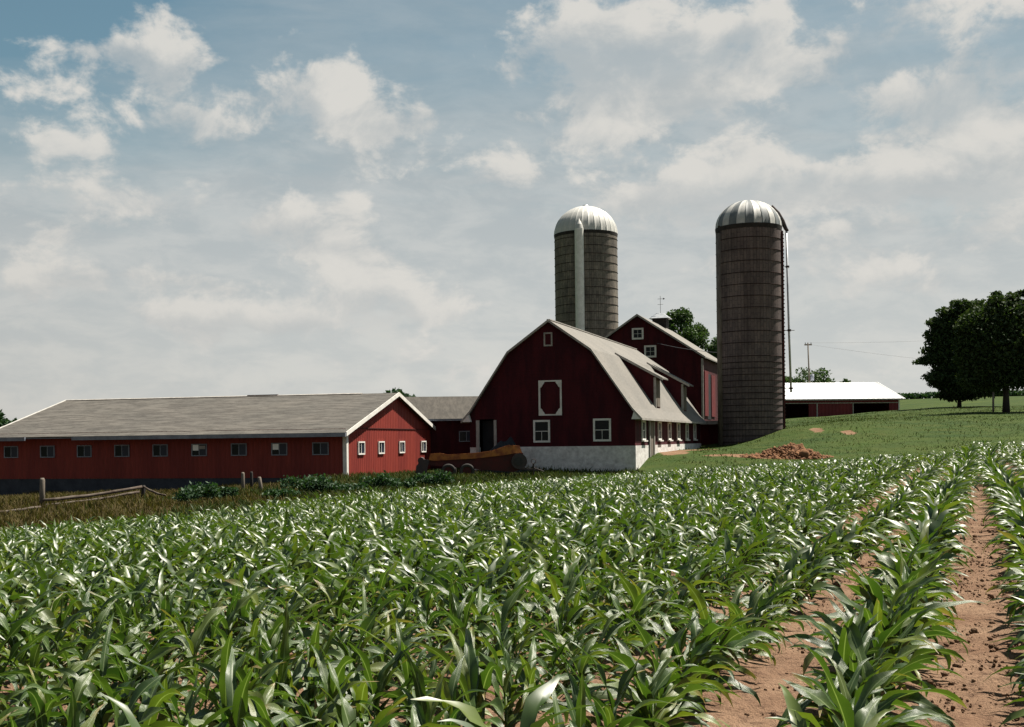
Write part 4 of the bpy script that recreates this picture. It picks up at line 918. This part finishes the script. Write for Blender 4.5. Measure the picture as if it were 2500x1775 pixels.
LB = [((dx_) * sB, dy_, (dz_) * sB, rx_ * sB, rx_ * sB * .8, rz_ * sB) for dx_, dy_, dz_, rx_, rz_ in (
    (0, 0, 160, 85, 85), (40, 0, 210, 70, 60), (-70, 0, 180, 50, 70), (-75, 0, 120, 40, 50), (80, 0, 230, 50, 50), (-85, 0, 90, 34, 34), (-95, 0, 150, 34, 50), (-90, 0, 205, 34, 34), (-40, 0, 200, 50, 50), (10, 0, 235, 60, 45), (50, 0, 140, 60, 70), (-45, 0, 110, 50, 50), (0, 0, 90, 60, 38), (45, 0, 85, 40, 32), (-55, 0, 78, 34, 24), (-20, 0, 270, 24, 16), (20, 0, 278, 22, 14), (60, 0, 262, 26, 20), (95, 0, 180, 60, 70), (100, 0, 110, 50, 45), (-60, 1, 240, 30, 18), (-85, 1, 225, 18, 14), (-10, 1, 290, 14, 8), (45, 0, 290, 16, 8))]
tree(XB, YB, 12.0, LB, .30, 3.2, 'right one of the dark spreading trees on the hill, bare thick trunk below its crown', tree_leaf, 52000, .20, 22)
hp = MB().tube([(0, 0, -.3), (.02, 0, 2.1)], .11, 8).build('post', greywood, None, (.4108 * 120, 119.5, g1(.4108 * 120, 119.5)), smooth=True); tag(hp, 'thin wooden post beside the thick tree trunk on the hill', 'post')
# trees behind the buildings
zt = -2
tree(25.5, 176, 21, [(x * 1.0, y, z + 7.2, rx, rx, rz) for x, y, z, rx, _, rz in lobeset(31, 0, 5.6, 4.6, 6.4, 26, (.2, .36), .7)], .45, 5, 'green broadleaf tree rising behind the roof and cupola of the gable barn', tree_leaf_green, 12000, .26, 31)
tree(33.5, 184, 15, [(x, y, z + 5.6, rx, rx, rz) for x, y, z, rx, _, rz in lobeset(32, 0, 5.0, 3.2, 6.2, 16, (.22, .4), .8)], .35, 5, 'narrow green tree between the gable barn roof and the right silo', tree_leaf_green, 8000, .26, 32)
def hilltree(px, Y, w, topz, botz, seed, label, mat=tree_leaf_green, n=1500, name='broadleaf_tree'):
    x = (px - 1250) / 2850 * Y; zg = g1(x, Y); t = topz + EYE - zg; b = botz + EYE - zg
    return tree(x, Y, t, lobeset(seed, 0, (t + b) / 2, w / 2, (t - b) / 2, 14, (.25, .45), .8), .2, max(.5, b), label, mat, n, .3, seed, name)
hilltree(1986, 228, 10, 14.2, 8.0, 41, 'rounded tree behind the white roof at the foot of the utility pole')
hilltree(1930, 230, 6, 12.4, 8.0, 42, 'small tree behind the white roof next to the right silo'); hilltree(1955, 236, 5, 12.0, 8.0, 44, 'small tree just left of the rounded tree behind the white roof')
hilltree(2012, 236, 4, 12.2, 8.5, 43, 'ragged small tree at the right end of those behind the white roof'); hilltree(2068, 232, 2.6, 11.6, 9.5, 45, 'tiny treetop showing just above the white roof ridge', n=350)
hilltree(-4, 150, 6, 3.6, -1, 46, 'dark tree at the left edge beyond the long roof', bush_leaf, 2500); hilltree(-28, 146, 5, 5.0, 0, 49, 'darker taller tree cut off by the left edge of the view', bush_leaf, 1800)
hilltree(56, 150, 3.2, 4.2, 0, 47, 'small bush top showing above the sloping left end of the long roof', bush_leaf, 700); hilltree(968, 120, 5.4, 5.75, 1, 48, 'treetop peeping over the apex of the long building', bush_leaf, 1500)
# hedge line on the hill crest
X = nr.uniform(62, 150, 9000); Y = 258 + nr.uniform(-2, 2, 9000)
def hedge():
    n = len(X); P = np.stack([X, Y, G(X, Y) + nr.random(n) * 1.1 * (.6 + .8 * fbm(X * .2, Y * .2))], -1); a = nr.normal(size=(n, 3)) * .22; b = nr.normal(size=(n, 3)) * .22
    return npmesh('hedge', np.stack([P - a, P - b, P + a, P + b], 1).reshape(-1, 3), np.arange(n * 4).reshape(n, 4), bush_leaf)
tag(link('hedge', hedge()), 'thin dark hedge line along the crest of the hill', 'hedge')
# weed bushes at the field margin
BU = [((468, 1196), 52, 1.5, 1.35, 'dark bushy weed clump left of the stubby posts at the field edge'), ((760, 1166), 55, 1.9, 1.25, 'dark weed clump in front of the corner of the long building'), ((545, 1185), 53, 1.1, .8, 'low dark clump just left of the stubby posts'), ((840, 1172), 55, 1.5, .9, 'low clump just right of the long building corner'),
      ((925, 1160), 58, 1.4, 1.15, 'dark bush below the middle of the sunlit red gable'), ((980, 1158), 58, 1.0, .9, 'small bush just right of the dark bush below the red gable'), ((1065, 1158), 60, 1.3, 1.25, 'dark bush right in front of the spreader rear wheel'), ((1180, 1155), 66, 1.1, .6, 'pale green tuft in front of the spreader body'), ((690, 1180), 52, 1.2, .7, 'low green clump between the stubby posts and the building corner'), ((1020, 1160), 62, 1.1, .8, 'green clump between the red gable and the spreader')]
for k, ((px, py), Y, w, h, lab) in enumerate(BU):
    h *= .82
    x = (px - 1250) / 2850 * Y; root = empty('weed_bush', (x, Y, g1(x, Y))); tag(root, lab, 'bush', 'bushy weeds between the corn and the buildings')
    rgn = np.random.default_rng(60 + k); lb = [(rgn.uniform(-w / 2, w / 2), rgn.uniform(-w / 3, w / 3), h * rgn.uniform(.2, .65), w * .3, w * .3, h * .35) for _ in range(7)]
    m = MB(); [m.tube([(0, 0, -.05), (l[0] * .5, l[1] * .5, l[2] * .6), l[:3]], [.02, .015, .005], 5) for l in lb]; m.build('stem', bark, root)
    link('foliage', crown_mesh(lb, int(900 * w), .085, bush_leaf if k not in (7,) else weed_leaf, 'foliage', rgn), root)

# ------------------------------------------------------------------ posts and fallen rails
def post(x, y, h, r, lab, tilt=0.0, mt=greywood):
    m = MB(); m.tube([(0, 0, -.3), (tilt * h * .5, 0, h * .5), (tilt * h, 0, h * .93), (tilt * h, 0, h)], [r * 1.05, r, r * .97, r * .6], 12)
    return tag(m.build('fence_post', mt, None, (x, y, g1(x, y) - .05), smooth=True), lab, 'post', 'old wooden posts at the field edge')
def pxp(px, Y): return (px - 1250) / 2850 * Y
post(pxp(101, 52), 52, 1.25, .115, 'tall grey weathered fence post near the left edge by the fallen rails', .02)
post(pxp(592, 60), 60, 1.1, .095, 'stubby post with pale sunlit top, leftmost of the three stubs', .0)
post(pxp(613, 62), 62, 1.05, .08, 'darker thin post between the two pale stubs', .0, darkwood)
post(pxp(637, 59), 59, .85, .10, 'leaning pale stub, rightmost of the three stubs', -.12)
def rail(px0, Y0, px1, Y1, z0, z1, w, lab, n=7):
    x0, x1 = pxp(px0, Y0), pxp(px1, Y1); A_ = Vector((x0, Y0, g1(x0, Y0) + z0)); B_ = Vector((x1, Y1, g1(x1, Y1) + z1)); pth = []
    for i in range(n + 1):
        t = i / n; p = A_.lerp(B_, t) - A_; p.z += -.06 * math.sin(t * math.pi) + rnd.uniform(-.015, .015); pth.append(p)
    m = MB(); m.tube(pth, [w * rnd.uniform(.85, 1.1) for _ in pth], 8)
    return tag(m.build('fence_rail', rail_w, None, A_, smooth=True), lab, 'fence rail', 'fallen fence rails')
rail_w = worn('bleached_rail', (.11, .09, .072), (.045, .03, .022), 3, .9)
rail(104, 51.7, 345, 55, .22, .62, .075, 'upper long bleached rail slanting from the grey post up to the right'); rail(106, 51.2, 338, 54.5, .02, .42, .06, 'lower bleached rail lying just under the long one')
rail(350, 55, 402, 54, .62, .25, .05, 'short rail sloping down at the right end of the long one'); rail(-60, 47, 98, 48.5, .10, .16, .07, 'rail lying in the dry grass left of the grey post')
post(pxp(346, 55.1), 55.1, .75, .09, 'short dark broken post at the upper end of the long rail', .1, darkwood)

# ------------------------------------------------------------------ utility pole and wires
pole = empty('utility_pole', (pxp(1980, 205), 205, EYE + 3.6)); tag(pole, 'wooden utility pole with transformer behind the white roofed shed', 'utility pole')
MB().tube([(0, 0, 0), (-.35, 0, 13.0)], [.16, .11], 10).build('pole', greywood, pole, smooth=True); MB().box(-.95, .35, -.08, .08, 12.55, 12.78).build('crossarm', greywood, pole)
MB().tube([(.32, -.1, 6.35), (.32, -.1, 7.45)], .32, 14).build('transformer', shaded_white_grey, pole, smooth=True)
m = MB()
for xq in (-.8, -.35, .2): m.tube([(xq, 0, 12.78), (xq, 0, 13.05)], .06, 6)
m.build('insulator', iron, pole)
wirem = NT('wire').fin((.10, .10, .11), .6, .3)
def wire(a, b, sag, r, lab, n=16):
    a, b = Vector(a), Vector(b); p = []
    for i in range(n + 1):
        t = i / n; q = a.lerp(b, t) - a; q.z -= sag * 4 * t * (1 - t); p.append(q)
    return tag(MB().tube(p, r, 4).build('power_line', wirem, None, a), lab, 'wire')
pl = Vector((pxp(1980, 205) - .35, 205, EYE + 3.6 + 13.0))
wire(pl, (pxp(2700, 300), 300, EYE + 28), 1.2, .018, 'upper thin power line running right from the utility pole'); wire(pl - Vector((0, 0, .25)), (pxp(2700, 300), 300, EYE + 17), 1.4, .018, 'lower thin power line sagging towards the dark trees')
sv = Vector((18.3 - .951 * 4.3, 112 + .309 * 4.3, EYE + 9.3)); wire(sv + Vector((-.05, -.25, 0)), (20.2, 98.5, EYE + 7.1), .25, .02, 'thin service wire strung from the gable barn to the right silo')
print('objects', len(bpy.data.objects))
